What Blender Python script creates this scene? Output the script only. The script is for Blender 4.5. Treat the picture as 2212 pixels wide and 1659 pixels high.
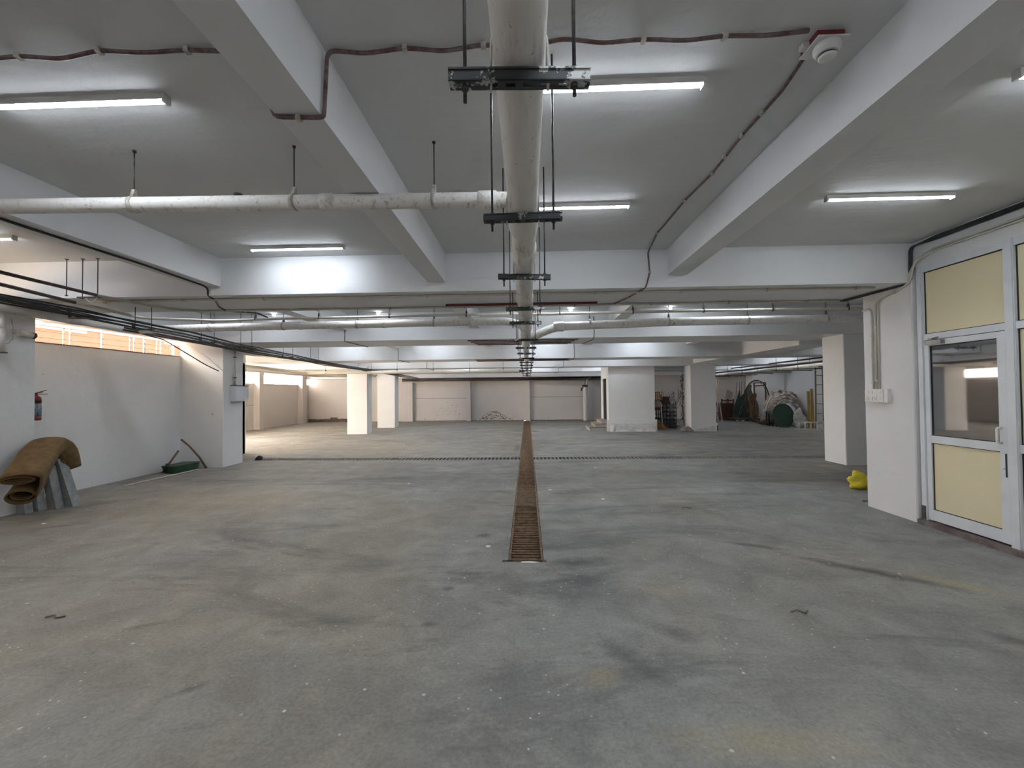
import bpy, math, random
from mathutils import Vector, Matrix
random.seed(7)
for o in list(bpy.data.objects): bpy.data.objects.remove(o)
S = bpy.context.scene
COL = S.collection
PI = math.pi

# ------------------------------------------------------------------ camera
cam = bpy.data.cameras.new('camera'); cam_o = bpy.data.objects.new('camera', cam); COL.objects.link(cam_o)
cam.sensor_width = 36.0; cam.lens = 36.0*923.755/2212.0; cam.clip_start = 0.05; cam.clip_end = 200
yaw, pitch, roll = 0.03542886, 0.01866255, -0.01011116
fwd = Vector((-math.sin(yaw)*math.cos(pitch), math.cos(yaw)*math.cos(pitch), math.sin(pitch)))
rgt = Vector((math.cos(yaw), math.sin(yaw), 0)); upv = rgt.cross(fwd)
r2 = math.cos(roll)*rgt+math.sin(roll)*upv; u2 = -math.sin(roll)*rgt+math.cos(roll)*upv
m = Matrix((r2, u2, -fwd)).transposed().to_4x4(); m.translation = (0, 0, 1.6)
cam_o.matrix_world = m
S.camera = cam_o

# ------------------------------------------------------------------ sky and exposure
W = bpy.data.worlds.new('sky'); S.world = W; W.use_nodes = True
bg = W.node_tree.nodes['Background']
bg.inputs[0].default_value = (1.0, 0.90, 0.79, 1); bg.inputs[1].default_value = 18.0
sun = bpy.data.lights.new('sun', 'SUN'); sun.energy = 45.0; sun.color = (1.0, .92, .82); sun.angle = math.radians(1.0)
sun_o = bpy.data.objects.new('sun', sun); COL.objects.link(sun_o); sun_o.location = (-10, 0, 9)
sun_o.rotation_euler = Vector((.10, .22, -1)).to_track_quat('-Z', 'Y').to_euler()
TUBE_STRENGTH = 45.0
vs = S.view_settings
vs.view_transform = 'Standard'; vs.look = 'None'; vs.gamma = 1.0; vs.use_curve_mapping = False; vs.exposure = .82

# ------------------------------------------------------------------ materials
MATS = {}
def ramp(nt, fac, stops):
    r = nt.nodes.new('ShaderNodeValToRGB'); e = r.color_ramp.elements
    while len(e) < len(stops): e.new(0.5)
    for k, (p, c) in enumerate(stops):
        e[k].position = p; e[k].color = (c, c, c, 1) if isinstance(c, (int, float)) else (*c, 1)
    nt.links.new(fac, r.inputs[0]); return r.outputs[0]
def noise(nt, vec, scale, detail=4, rough=.55, dist=0.0):
    n = nt.nodes.new('ShaderNodeTexNoise'); n.inputs['Scale'].default_value = scale; n.inputs['Detail'].default_value = detail
    n.inputs['Roughness'].default_value = rough; n.inputs['Distortion'].default_value = dist
    nt.links.new(vec, n.inputs['Vector']); return n.outputs[0]
def mapping(nt, vec, scale=(1, 1, 1), rot=(0, 0, 0)):
    n = nt.nodes.new('ShaderNodeMapping'); n.inputs['Scale'].default_value = scale; n.inputs['Rotation'].default_value = rot
    nt.links.new(vec, n.inputs['Vector']); return n.outputs[0]
def mixc(nt, fac, a, b, blend='MIX'):
    n = nt.nodes.new('ShaderNodeMix'); n.data_type = 'RGBA'; n.blend_type = blend
    for sock, v in ((n.inputs[0], fac), (n.inputs[6], a), (n.inputs[7], b)):
        if isinstance(v, (int, float)): sock.default_value = v
        elif isinstance(v, tuple): sock.default_value = (*v, 1)
        else: nt.links.new(v, sock)
    return n.outputs[2]
def math2(nt, op, a, b=0.0):
    n = nt.nodes.new('ShaderNodeMath'); n.operation = op; n.use_clamp = op == 'MULTIPLY'
    for sock, v in ((n.inputs[0], a), (n.inputs[1], b)):
        if isinstance(v, (int, float)): sock.default_value = v
        else: nt.links.new(v, sock)
    return n.outputs[0]
def base_mat(name, rough=.6, metal=0.0, spec=.5):
    mt = bpy.data.materials.new(name); mt.use_nodes = True; nt = mt.node_tree; b = nt.nodes['Principled BSDF']
    b.inputs['Roughness'].default_value = rough; b.inputs['Metallic'].default_value = metal; b.inputs['Specular IOR Level'].default_value = spec
    g = nt.nodes.new('ShaderNodeNewGeometry'); MATS[name] = mt
    return mt, nt, b, g.outputs['Position']
def bump(nt, b, h, strength, dist=.01):
    n = nt.nodes.new('ShaderNodeBump'); n.inputs['Strength'].default_value = strength; n.inputs['Distance'].default_value = dist
    nt.links.new(h, n.inputs['Height']); nt.links.new(n.outputs[0], b.inputs['Normal'])
def simple(name, col, col2=None, scale=6, rough=.6, metal=0.0, bs=0.0, bscale=40, lo=.4, hi=.65, spec=.5, stretch=(1, 1, 1)):
    mt, nt, b, pos = base_mat(name, rough, metal, spec)
    v = mapping(nt, pos, stretch)
    c2 = col2 if col2 else tuple(x*.85 for x in col)
    f = ramp(nt, noise(nt, v, scale, 6, .6), [(lo, 0.0), (hi, 1.0)])
    nt.links.new(mixc(nt, f, col, c2), b.inputs['Base Color'])
    if bs: bump(nt, b, noise(nt, v, bscale, 3), bs, .005)
    return mt

def mat_wall(name, col, wear=1.0):
    mt, nt, b, pos = base_mat(name, .75, 0, .25)
    big = ramp(nt, noise(nt, pos, .9, 5, .6), [(.35, 0.0), (.75, 1.0)])
    c = mixc(nt, big, col, tuple(x*.93 for x in col))
    sp = ramp(nt, noise(nt, pos, 14, 3, .5), [(.72, 0.0), (.76, 1.0)])
    zone = ramp(nt, noise(nt, pos, 1.3, 2), [(.5, 0.0), (.62, 1.0)])
    c = mixc(nt, math2(nt, 'MULTIPLY', math2(nt, 'MULTIPLY', sp, zone), .55*wear), c, (.22, .2, .18))
    smear = ramp(nt, noise(nt, mapping(nt, pos, (1, 1, 2.5)), 4, 6, .7), [(.62, 0.0), (.8, 1.0)])
    c = mixc(nt, math2(nt, 'MULTIPLY', smear, .3*wear), c, (.36, .34, .31))
    nt.links.new(c, b.inputs['Base Color'])
    h = math2(nt, 'ADD', math2(nt, 'MULTIPLY', noise(nt, pos, 7, 5, .6), .35), math2(nt, 'MULTIPLY', noise(nt, mapping(nt, pos, (.5, 2.2, 1)), 1.4, 3), .9))
    bump(nt, b, h, .5, .03)
    return mt
mat_wall('wall_paint', (.76, .755, .75))
mat_wall('beam_paint', (.78, .785, .79), .35)
mat_wall('far_paint', (.66, .62, .60), 1.3)
mat_wall('ceiling_paint', (.675, .675, .67), .5)

def mat_floor():
    mt, nt, b, pos = base_mat('floor_concrete', .7, 0, .25)
    a = noise(nt, pos, .45, 6, .62, .6)
    c = mixc(nt, ramp(nt, a, [(.34, 0.0), (.66, 1.0)]), (.25, .24, .22), (.34, .333, .315))
    # warm tan dust patches
    t = ramp(nt, noise(nt, mapping(nt, pos, (1, .6, 1), (0, 0, .4)), .33, 5, .6), [(.46, 0.0), (.66, 1.0)])
    c = mixc(nt, math2(nt, 'MULTIPLY', t, .6), c, (.335, .285, .205))
    # mid sized cloudy mottling
    mo = ramp(nt, noise(nt, pos, 2.3, 8, .72, .5), [(.33, .73), (.68, 1.13)])
    c = mixc(nt, 1.0, c, mo, 'MULTIPLY')
    # dark oil and water stains in long smears
    d = ramp(nt, noise(nt, mapping(nt, pos, (.35, 1.1, 1), (0, 0, .25)), .8, 8, .72, 1.1), [(.52, 0.0), (.70, 1.0)])
    c = mixc(nt, math2(nt, 'MULTIPLY', d, .9), c, (.11, .108, .104))
    # trowel and tyre sweeps
    w = nt.nodes.new('ShaderNodeTexWave'); w.wave_type = 'RINGS'; w.inputs['Scale'].default_value = .35; w.inputs['Distortion'].default_value = 9
    w.inputs['Detail'].default_value = 5; w.inputs['Detail Scale'].default_value = 1.6; nt.links.new(pos, w.inputs['Vector'])
    c = mixc(nt, math2(nt, 'MULTIPLY', ramp(nt, w.outputs[1], [(.4, 0.0), (.9, 1.0)]), .2), c, (.19, .185, .18))
    # scuffs and boot prints
    for rot, sc, lo, am in ((-.5, 3.2, .59, .38), (.9, 5.5, .62, .34), (.2, 9.0, .64, .3)):
        s = ramp(nt, noise(nt, mapping(nt, pos, (1, 2.2, 1), (0, 0, rot)), sc, 6, .7, .8), [(lo, 0.0), (lo+.12, 1.0)])
        c = mixc(nt, math2(nt, 'MULTIPLY', s, am), c, (.13, .128, .122))
    # single stains: centre, half sizes, turn, colour, strength
    def stain(cx, cy, rx, ry, ang, col, amt, soft=.75):
        n = nt.nodes.new('ShaderNodeMapping'); n.vector_type = 'TEXTURE'
        n.inputs['Location'].default_value = (cx, cy, 0); n.inputs['Rotation'].default_value = (0, 0, ang); n.inputs['Scale'].default_value = (rx, ry, 1)
        nt.links.new(pos, n.inputs['Vector'])
        l = nt.nodes.new('ShaderNodeVectorMath'); l.operation = 'LENGTH'; nt.links.new(n.outputs[0], l.inputs[0])
        e = math2(nt, 'ADD', l.outputs['Value'], noise(nt, pos, 4.0, 8, .75))
        return mixc(nt, math2(nt, 'MULTIPLY', ramp(nt, e, [(1.3-soft, 1.0), (1.6, 0.0)]), amt), c, col)
    DK = (.085, .083, .08); TN = (.37, .31, .19)
    for st in [(-4.6, 6.6, 3.2, 2.6, 0, (.35, .285, .20), .55, .9), (-3.5, 12.5, 4.5, 2.2, 0, (.36, .31, .24), .5, .9), (2.8, 12.6, 4.0, 2.0, 0, (.36, .335, .28), .4, .9),
               (.5, 4.05, .85, .3, .1, DK, .9), (-.5, 4.8, .22, .2, 0, DK, .8), (-.55, 3.8, .5, .14, 0, DK, .6), (-.66, 3.5, .13, .1, .4, (.13, .09, .08), .7),
               (2.95, 3.9, 1.5, .2, -.65, DK, .95), (2.3, 4.5, .8, .15, -.4, DK, .8), (3.5, 3.62, .9, .2, -.7, TN, .9), (.6, 2.6, .75, .22, -.95, DK, .6), (.95, 2.9, .4, .2, -.6, DK, .5),
               (3.05, 2.85, .45, .2, -.7, DK, .7), (1.05, 2.0, 1.1, .3, 0, TN, .55), (.4, 2.45, .35, .22, .4, TN, .5), (1.1, 3.5, .5, .3, .2, TN, .35), (-.3, 12.4, .25, 1.6, 0, DK, .7), (.3, 17.3, .3, 1.0, 0, DK, .6),
               (-5.8, 5.1, .6, .13, .5, DK, .55), (-2.7, 2.9, .35, .1, .45, DK, .55), (-1.85, 2.3, .2, .08, .7, DK, .6), (-.7, 2.96, .14, .1, .2, DK, .6)]:
        c = stain(*st)
    fine = ramp(nt, noise(nt, pos, 45, 4, .7), [(.3, .78), (.7, 1.14)])
    c = mixc(nt, 1.0, c, fine, 'MULTIPLY')
    # white paint spots
    for sc, th, zsc in ((9.0, .075, 1.1), (19.0, .10, .8), (5.0, .035, .6)):
        v = nt.nodes.new('ShaderNodeTexVoronoi'); v.inputs['Scale'].default_value = sc; v.inputs['Randomness'].default_value = 1
        nt.links.new(pos, v.inputs['Vector'])
        dots = ramp(nt, v.outputs['Distance'], [(th, 1.0), (th*1.4, 0.0)])
        n = nt.nodes.new('ShaderNodeSeparateColor'); nt.links.new(v.outputs['Color'], n.inputs[0])
        pick = ramp(nt, n.outputs[0], [(.66, 0.0), (.7, 1.0)])
        zone = ramp(nt, noise(nt, pos, zsc, 2), [(.44, 0.0), (.56, 1.0)])
        c = mixc(nt, math2(nt, 'MULTIPLY', math2(nt, 'MULTIPLY', dots, pick), math2(nt, 'MULTIPLY', zone, .8)), c, (.66, .65, .62))
    nt.links.new(c, b.inputs['Base Color'])
    bump(nt, b, noise(nt, pos, 30, 5, .65), .18, .006)
mat_floor()

def mat_strut():
    mt, nt, b, pos = base_mat('strut_steel', .55, .3)
    f = ramp(nt, noise(nt, pos, 9, 5, .7), [(.555, 0.0), (.575, 1.0)])
    nt.links.new(mixc(nt, f, (.055, .06, .06), (.5, .5, .48)), b.inputs['Base Color'])
mat_strut()
def mat_pvc(name, col, dirt, amt):
    mt, nt, b, pos = base_mat(name, .6, 0, .3)
    f = ramp(nt, noise(nt, mapping(nt, pos, (3.5, .55, 3.5)), 7, 7, .72), [(.53, 0.0), (.68, 1.0)])
    g = ramp(nt, noise(nt, pos, 1.5, 3), [(.4, .2), (.65, 1.0)])
    c = mixc(nt, math2(nt, 'MULTIPLY', math2(nt, 'MULTIPLY', f, g), amt), col, dirt)
    k = ramp(nt, noise(nt, pos, 38, 2, .5), [(.69, 0.0), (.72, 1.0)])
    c = mixc(nt, math2(nt, 'MULTIPLY', k, .5*amt), c, (.12, .1, .08))
    nt.links.new(c, b.inputs['Base Color'])
mat_pvc('pvc_white', (.74, .72, .68), (.27, .21, .15), 1.0)
mat_pvc('pvc_grey', (.55, .53, .49), (.25, .21, .16), .8)
mat_pvc('conduit_cream', (.62, .58, .49), (.3, .25, .18), .7)
simple('rod_steel', (.035, .035, .037), (.09, .085, .08), 30, .5, .3)
simple('rusty_rod', (.10, .075, .06), (.05, .04, .035), 30, .7)
simple('cable_black', (.018, .018, .02), (.05, .045, .04), 12, .5)
simple('cable_brown', (.12, .055, .05), (.20, .16, .15), 18, .6)
simple('red_pipe', (.20, .025, .03), (.12, .03, .03), 18, .5)
simple('dark_pipe', (.045, .032, .03), (.09, .065, .06), 6, .45)
simple('rust_bar', (.23, .15, .085), (.11, .065, .035), 14, .85, 0, .5, 60)
simple('drain_mud', (.115, .08, .05), (.07, .048, .03), 9, .95, 0, .5, 40)
simple('grate_pale', (.27, .25, .22), (.17, .155, .13), 9, .9)
simple('ground_pale', (.66, .56, .46), (.58, .48, .39), 3, .9)
simple('drain_dark', (.035, .026, .018), (.06, .045, .03), 9, .95)
simple('alu_white', (.70, .73, .76), (.62, .65, .68), 3, .38, 0, 0)
simple('panel_yellow', (.74, .665, .44), (.71, .635, .42), 1.2, .5)
simple('gasket', (.02, .02, .02), None, 5, .6)
simple('steel_grey', (.35, .36, .37), (.25, .26, .27), 8, .35, .6)
simple('plastic_white', (.78, .77, .74), (.72, .70, .66), 5, .4)
simple('clamp_white', (.6, .57, .5), (.3, .27, .22), 22, .5)
simple('terracotta', (.078, .027, .016), (.062, .02, .012), 1.3, .85, 0, .2, 12, .3, .7, .3, (1, .25, 3))
simple('terracotta_pale', (.13, .06, .055), (.11, .05, .045), 1.3, .85)
simple('burlap', (.175, .108, .042), (.115, .07, .027), 9, .95, 0, .5, 160)
simple('block_concrete', (.30, .31, .31), (.22, .225, .225), 14, .9, 0, .6, 60)
simple('green_plastic', (.03, .085, .035), (.02, .055, .025), 7, .5)
simple('stick_wood', (.20, .105, .065), (.12, .065, .04), 12, .75)
simple('pvc_stick', (.66, .63, .54), (.55, .5, .42), 10, .5)
simple('yellow_bag', (.70, .60, .03), (.55, .45, .02), 10, .35, 0, .6, 18)
simple('black', (.006, .006, .007), None, 5, .8)
simple('stone_step', (.42, .385, .35), (.33, .3, .27), 20, .7)
simple('stone_edge', (.34, .27, .2), (.25, .2, .15), 20, .6)
simple('dark_stone', (.10, .075, .07), (.2, .16, .15), 7, .7)
simple('tarp_white', (.70, .685, .65), (.55, .53, .5), 5, .7, 0, .5, 9)
simple('rubble', (.45, .38, .34), (.3, .25, .22), 12, .95, 0, .8, 30)
simple('leaf_green', (.05, .09, .065), (.035, .06, .045), 4, .7)
simple('disc_green', (.04, .085, .05), (.03, .06, .035), 4, .65)
simple('rattan', (.23, .12, .06), (.13, .065, .03), 25, .8, 0, .4, 80)
simple('rattan_edge', (.36, .22, .09), (.25, .15, .06), 25, .8)
simple('iron_dark', (.04, .036, .034), (.08, .07, .06), 12, .6)
simple('iron_brass', (.20, .15, .08), (.12, .09, .05), 12, .5, .3)
simple('grey_board', (.16, .165, .18), (.11, .115, .125), 3, .6)
simple('cloth_white', (.72, .71, .70), (.5, .48, .46), 6, .8, 0, .6, 14)
simple('sack_brown', (.30, .21, .15), (.2, .14, .1), 6, .9, 0, .6, 14)
simple('kraft', (.48, .38, .28), (.36, .28, .2), 5, .8)
simple('mustard', (.38, .24, .05), (.28, .17, .03), 7, .6)
simple('ladder_alu', (.55, .54, .5), (.4, .39, .36), 8, .45, .4)
simple('crate_dark', (.045, .05, .06), (.03, .033, .04), 8, .55)
simple('crate_orange', (.62, .26, .05), (.5, .2, .04), 8, .55)
simple('crate_red', (.35, .04, .03), (.25, .03, .02), 8, .55)
simple('brown_dark', (.10, .045, .03), (.07, .03, .02), 8, .6)
simple('mustard_sack', (.30, .21, .07), (.2, .13, .04), 8, .8)
simple('plant_black', (.02, .022, .02), (.09, .09, .085), 25, .7)
simple('bucket_blue', (.03, .04, .10), (.02, .025, .06), 8, .5)
simple('ext_red', (.2, .012, .014), (.15, .01, .012), 8, .35)
simple('ext_blue', (.04, .10, .2), (.38, .4, .4), 35, .4)
simple('brass', (.5, .36, .12), None, 8, .4, .6)
simple('peel', (.16, .13, .115), (.3, .25, .22), 30, .95)
simple('grime', (.14, .11, .08), (.24, .2, .15), 12, .95)
simple('letter_dark', (.10, .05, .04), None, 8, .8)
simple('white_post', (.85, .84, .83), None, 8, .6)
def mat_emit(name, col, st):
    mt = bpy.data.materials.new(name); mt.use_nodes = True; nt = mt.node_tree; b = nt.nodes['Principled BSDF']
    b.inputs['Base Color'].default_value = (.8, .8, .8, 1); b.inputs['Emission Color'].default_value = (*col, 1); b.inputs['Emission Strength'].default_value = st
    MATS[name] = mt
mat_emit('tube_glow', (.83, .905, 1.0), TUBE_STRENGTH)
mat_emit('bulb_glow', (.9, .96, 1.0), 8)
def mat_glass():
    mt, nt, b, pos = base_mat('glass_tinted', .03, 0, .5)
    b.inputs['Base Color'].default_value = (.03, .033, .037, 1); b.inputs['IOR'].default_value = 2.8
mat_glass()

# ------------------------------------------------------------------ mesh builder
class MB:
    def __init__(s): s.v = []; s.f = []; s.sm = []
    def add(s, vs_, fs, smooth=False):
        n = len(s.v); s.v += [Vector(p) for p in vs_]
        for f in fs: s.f.append([i+n for i in f]); s.sm.append(smooth)
        return s
    def box(s, x0, x1, y0, y1, z0, z1):
        return s.add([(x0, y0, z0), (x1, y0, z0), (x1, y1, z0), (x0, y1, z0), (x0, y0, z1), (x1, y0, z1), (x1, y1, z1), (x0, y1, z1)],
                     [(0, 3, 2, 1), (4, 5, 6, 7), (0, 1, 5, 4), (1, 2, 6, 5), (2, 3, 7, 6), (3, 0, 4, 7)])
    def beam(s, p0, p1, w, h, up=(0, 0, 1)):
        p0, p1 = Vector(p0), Vector(p1); d = (p1-p0).normalized(); up = Vector(up)
        a = d.cross(up)
        if a.length < 1e-4: a = d.cross(Vector((0, 1, 0)))
        a.normalize(); b = a.cross(d)
        q = [(-1, -1), (1, -1), (1, 1), (-1, 1)]
        vs_ = [p+a*(i*w/2)+b*(j*h/2) for p in (p0, p1) for i, j in q]
        return s.add(vs_, [(0, 1, 2, 3), (7, 6, 5, 4), (0, 4, 5, 1), (1, 5, 6, 2), (2, 6, 7, 3), (3, 7, 4, 0)])
    def tube(s, pts, r, n=10, closed=False, caps=True):
        pts = [Vector(p) for p in pts]; N = len(pts); rr = r if isinstance(r, (list, tuple)) else [r]*N
        ref = None; vs_ = []
        for i, p in enumerate(pts):
            if closed: d = pts[(i+1) % N]-pts[i-1]
            else: d = pts[min(i+1, N-1)]-pts[max(i-1, 0)]
            d.normalize()
            if ref is None:
                ref = Vector((0, 0, 1)) if abs(d.z) < .9 else Vector((1, 0, 0))
            a = (ref-d*ref.dot(d)).normalized(); ref = a; b = d.cross(a)
            vs_ += [p+(a*math.cos(2*PI*k/n)+b*math.sin(2*PI*k/n))*rr[i] for k in range(n)]
        fs = []
        for i in range(N if closed else N-1):
            j = (i+1) % N
            fs += [(i*n+k, i*n+(k+1) % n, j*n+(k+1) % n, j*n+k) for k in range(n)]
        s.add(vs_, fs, True)
        if caps and not closed:
            base = len(s.v)-len(vs_)
            s.f.append([base+k for k in range(n)][::-1]); s.sm.append(False)
            s.f.append([base+(N-1)*n+k for k in range(n)]); s.sm.append(False)
        return s
    def lathe(s, prof, c=(0, 0, 0), axis='Z', n=24):
        vs_ = []
        for r, h in prof:
            for k in range(n):
                a = 2*PI*k/n; x, y = r*math.cos(a), r*math.sin(a)
                p = {'Z': (x, y, h), 'X': (h, x, y), 'Y': (x, h, y)}[axis]
                vs_.append(Vector(p)+Vector(c))
        fs = [(i*n+k, i*n+(k+1) % n, (i+1)*n+(k+1) % n, (i+1)*n+k) for i in range(len(prof)-1) for k in range(n)]
        s.add(vs_, fs, True)
        b0 = len(s.v)-len(vs_)
        s.f.append([b0+k for k in range(n)][::-1]); s.sm.append(False)
        s.f.append([b0+(len(prof)-1)*n+k for k in range(n)]); s.sm.append(False)
        return s
    def prism(s, poly, p0, ax, ay, t):
        """extrude a 2-D outline lying in the plane (ax, ay) at p0 by the vector t"""
        p0, ax, ay, t = Vector(p0), Vector(ax), Vector(ay), Vector(t); n = len(poly)
        a = [p0+ax*u+ay*v for u, v in poly]
        s.add(a+[p+t for p in a], [tuple(range(n))[::-1], tuple(range(n, 2*n))]+[(i, (i+1) % n, n+(i+1) % n, n+i) for i in range(n)])
        return s
    def blob(s, c, rx, ry, rz, n=16, m_=10, amp=.15, seed=0, flat=None):
        rnd = random.Random(seed); ph = [(rnd.uniform(0, 6), rnd.uniform(1, 4), rnd.uniform(1, 4)) for _ in range(5)]
        vs_ = []
        for i in range(m_+1):
            th = PI*i/m_
            for k in range(n):
                a = 2*PI*k/n
                q = 1+amp*sum(math.sin(p+f*a+g*th*1.7) for p, f, g in [(p, round(f), g) for p, f, g in ph])/2.5
                z = c[2]+rz*math.cos(th)*q
                if flat is not None: z = max(z, flat)
                vs_.append((c[0]+rx*math.sin(th)*math.cos(a)*q, c[1]+ry*math.sin(th)*math.sin(a)*q, z))
        return s.add(vs_, [(i*n+k, (i+1)*n+k, (i+1)*n+(k+1) % n, i*n+(k+1) % n) for i in range(m_) for k in range(n)], True)
    def build(s, name, mat, parent=None, local=False, origin=None):
        me = bpy.data.meshes.new(name)
        if parent is not None and not local:
            off = Vector((0, 0, 0)); p = parent
            while p: off += p.location; p = p.parent
            vv = [v-off for v in s.v]; loc = (0, 0, 0)
        elif parent is not None or local: vv = s.v; loc = (0, 0, 0)
        else:
            if origin is None:
                xs = [v.x for v in s.v]; ys = [v.y for v in s.v]; zs = [v.z for v in s.v]
                origin = Vector(((min(xs)+max(xs))/2, (min(ys)+max(ys))/2, min(zs)))
            vv = [v-Vector(origin) for v in s.v]; loc = origin
        me.from_pydata([tuple(v) for v in vv], [], s.f)
        me.polygons.foreach_set('use_smooth', s.sm)
        me.materials.append(MATS[mat]); me.update()
        o = bpy.data.objects.new(name, me); COL.objects.link(o); o.location = loc
        if parent is not None: o.parent = parent
        return o
def inst(me, name, parent, loc=(0, 0, 0), rot=None):
    o = bpy.data.objects.new(name, me); COL.objects.link(o); o.parent = parent; o.location = loc
    if rot: o.rotation_euler = rot
    return o
def thing(name, label, cat, loc, group=None, rz=0.0):
    o = bpy.data.objects.new(name, None); COL.objects.link(o); o.location = loc; o.rotation_euler = (0, 0, rz)
    o.empty_display_size = .1
    return tag(o, label, cat, group)
def tag(o, label, cat=None, group=None, kind=None):
    o['label'] = label
    if cat: o['category'] = cat
    if group: o['group'] = group
    if kind: o['kind'] = kind
    return o
def struct(name, mb, mat, label=None, parent=None):
    o = mb.build(name, mat, parent)
    if parent is None: o['kind'] = 'structure'
    if label: o['label'] = label
    return o
def arc(c, r, a0, a1, n, ax, ay):
    c, ax, ay = Vector(c), Vector(ax), Vector(ay)
    return [c+ax*(r*math.cos(a0+(a1-a0)*i/n))+ay*(r*math.sin(a0+(a1-a0)*i/n)) for i in range(n+1)]
def rounded(pts, r=.08, n=5):
    """polyline with rounded corners"""
    pts = [Vector(p) for p in pts]; out = [pts[0]]
    for i in range(1, len(pts)-1):
        a, p, b = pts[i-1], pts[i], pts[i+1]
        ra = min(r, (a-p).length*.45); rb = min(r, (b-p).length*.45)
        q0 = p+(a-p).normalized()*ra; q1 = p+(b-p).normalized()*rb
        for k in range(n+1):
            t = k/n; out.append(q0*(1-t)**2+p*2*t*(1-t)+q1*t*t)
    return out+[pts[-1]]

ORD = ['first', 'second', 'third', 'fourth', 'fifth', 'sixth', 'seventh', 'eighth', 'ninth', 'tenth', 'eleventh', 'twelfth', 'thirteenth', 'fourteenth',
       'fifteenth', 'sixteenth', 'seventeenth', 'eighteenth', 'nineteenth', 'twentieth', 'twenty-first', 'twenty-second']
CZ = 3.345                       # slab soffit

# ------------------------------------------------------------------ floor with its drain channels
DX0, DX1, DY0 = -.20, .14, 4.10            # long channel
TY0, TY1, TX0, TX1 = 10.16, 10.50, -6.66, 10.9   # cross channel
f = MB()
f.box(-12.75, 12.3, -6.2, DY0, -.3, 0)
f.box(-12.75, DX0, DY0, TY0, -.3, 0); f.box(DX1, 12.3, DY0, TY0, -.3, 0)
f.box(-12.75, TX0, TY0, TY1, -.3, 0); f.box(TX1, 12.3, TY0, TY1, -.3, 0)
f.box(-12.75, DX0, TY1, 24.2, -.3, 0); f.box(DX1, 12.3, TY1, 24.2, -.3, 0)
floor = struct('floor', f, 'floor_concrete', 'worn grey concrete basement floor with oil stains and drain channels')
c = MB(); c.box(DX0, DX1, DY0, 24.2, -.29, -.11); c.box(TX0, DX0, TY0, TY1, -.29, -.11); c.box(DX1, TX1, TY0, TY1, -.29, -.11)
struct('drain_bed', c, 'drain_dark', None, floor)
# chipped lip at the near end of the long channel
c = MB()
for k in range(9):
    x = DX0-.02+k*.045+random.uniform(-.01, .01)
    c.prism([(x-.03, DY0-.04+random.uniform(-.012, .012)), (x+.035, DY0-.04+random.uniform(-.012, .012)), (x+.03, DY0-.002), (x-.03, DY0-.002)], (0, 0, -.006), (1, 0, 0), (0, 1, 0), (0, 0, .0075))
struct('channel_lip', c, 'drain_mud', None, floor)
# shallow cracks running off the channel edges
for k, (y, s_, ln) in enumerate([(6.1, 1, .34), (6.05, -1, .22), (7.25, 1, .3), (8.0, 1, .28), (8.1, -1, .4), (8.9, 1, .22), (9.6, 1, .3), (9.5, -1, .25), (10.9, -1, .28), (10.8, 1, .35),
                                 (11.7, -1, .3), (11.8, 1, .25), (12.8, 1, .5), (12.7, -1, .5), (13.8, 1, .35), (14.1, -1, .45), (15.2, -1, .4), (15.4, 1, .3), (16.6, -1, .5), (17.9, -1, .55), (18.2, 1, .3)]):
    x = DX1+.012 if s_ > 0 else DX0-.012
    c = MB(); p = [(0, -.008), (ln*.4*s_, -.012+random.uniform(-.02, .02)), (ln*s_, random.uniform(-.03, .03)), (ln*.4*s_, .012), (0, .010)]
    if s_ < 0: p = p[::-1]
    c.prism(p, (x, y, -.004), (1, 0, 0), (0, 1, 0), (0, 0, .0048))
    struct('floor_crack', c, 'grime', None, floor)

# ------------------------------------------------------------------ slab, beams, columns, walls
f = MB(); f.box(-8.05, 12.3, -6.2, 11.2, CZ, CZ+.2); f.box(-12.75, 12.3, 11.2, 24.2, CZ, CZ+.2)
struct('ceiling', f, 'ceiling_paint', 'white plastered concrete slab ceiling')
TB = [(-3.4, -2.4, 2.87), (5.30, 6.28, 2.87), (9.15, 10.32, 2.745), (13.0, 14.0, 2.615), (16.75, 17.6, 2.57), (19.8, 20.6, 2.515), (23.3, 24.0, 2.42)]
NB = ['behind the camera', 'nearest the camera', 'over the second row of columns', 'third from the camera', 'over the room block', 'fifth from the camera', 'against the far wall']
for k, (y0, y1, z) in enumerate(TB):
    xl = -8.0 if y1 < 11 else -12.5
    xr = 4.9 if y1 < 6.3 else 12.05
    f = MB(); f.box(xl, xr, y0, y1, z, CZ+.01)
    tag(struct('ceiling_beam', f, 'beam_paint'), 'deep white cross beam '+NB[k])
XS = [(-4.15, -3.9, 2.98, 'left'), (-1.23, -1.01, 2.985, 'just left of the main pipe'), (1.74, 1.98, 3.02, 'right of the main pipe')]
for k in range(len(TB)-1):
    y0 = TB[k][1]; y1 = TB[k+1][0]
    for x0, x1, z, w in XS + ([(4.78, 5.0, 2.98, 'far right'), (8.6, 8.85, 2.98, 'over the right store')] if k >= 2 else []):
        f = MB(); f.box(x0, x1, y0-.01, y1+.01, z, CZ+.01)
        tag(struct('ceiling_beam', f, 'beam_paint'), 'narrow white lengthwise beam %s, bay %s' % (w, NB[k+1]))
f = MB(); f.box(6.42, 7.25, 10.3, 23.99, 2.64, CZ+.01); tag(struct('ceiling_beam', f, 'beam_paint'), 'wide white lengthwise beam along the right column row')
f = MB(); f.box(-7.4, -6.68, 10.3, 23.99, 2.64, CZ+.01); tag(struct('ceiling_beam', f, 'beam_paint'), 'wide white lengthwise beam along the left column row')
f = MB(); f.box(-7.4, -6.95, 6.27, 9.16, 2.74, CZ+.01); tag(struct('ceiling_beam', f, 'beam_paint'), 'white lengthwise beam above the left window strip')

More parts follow.
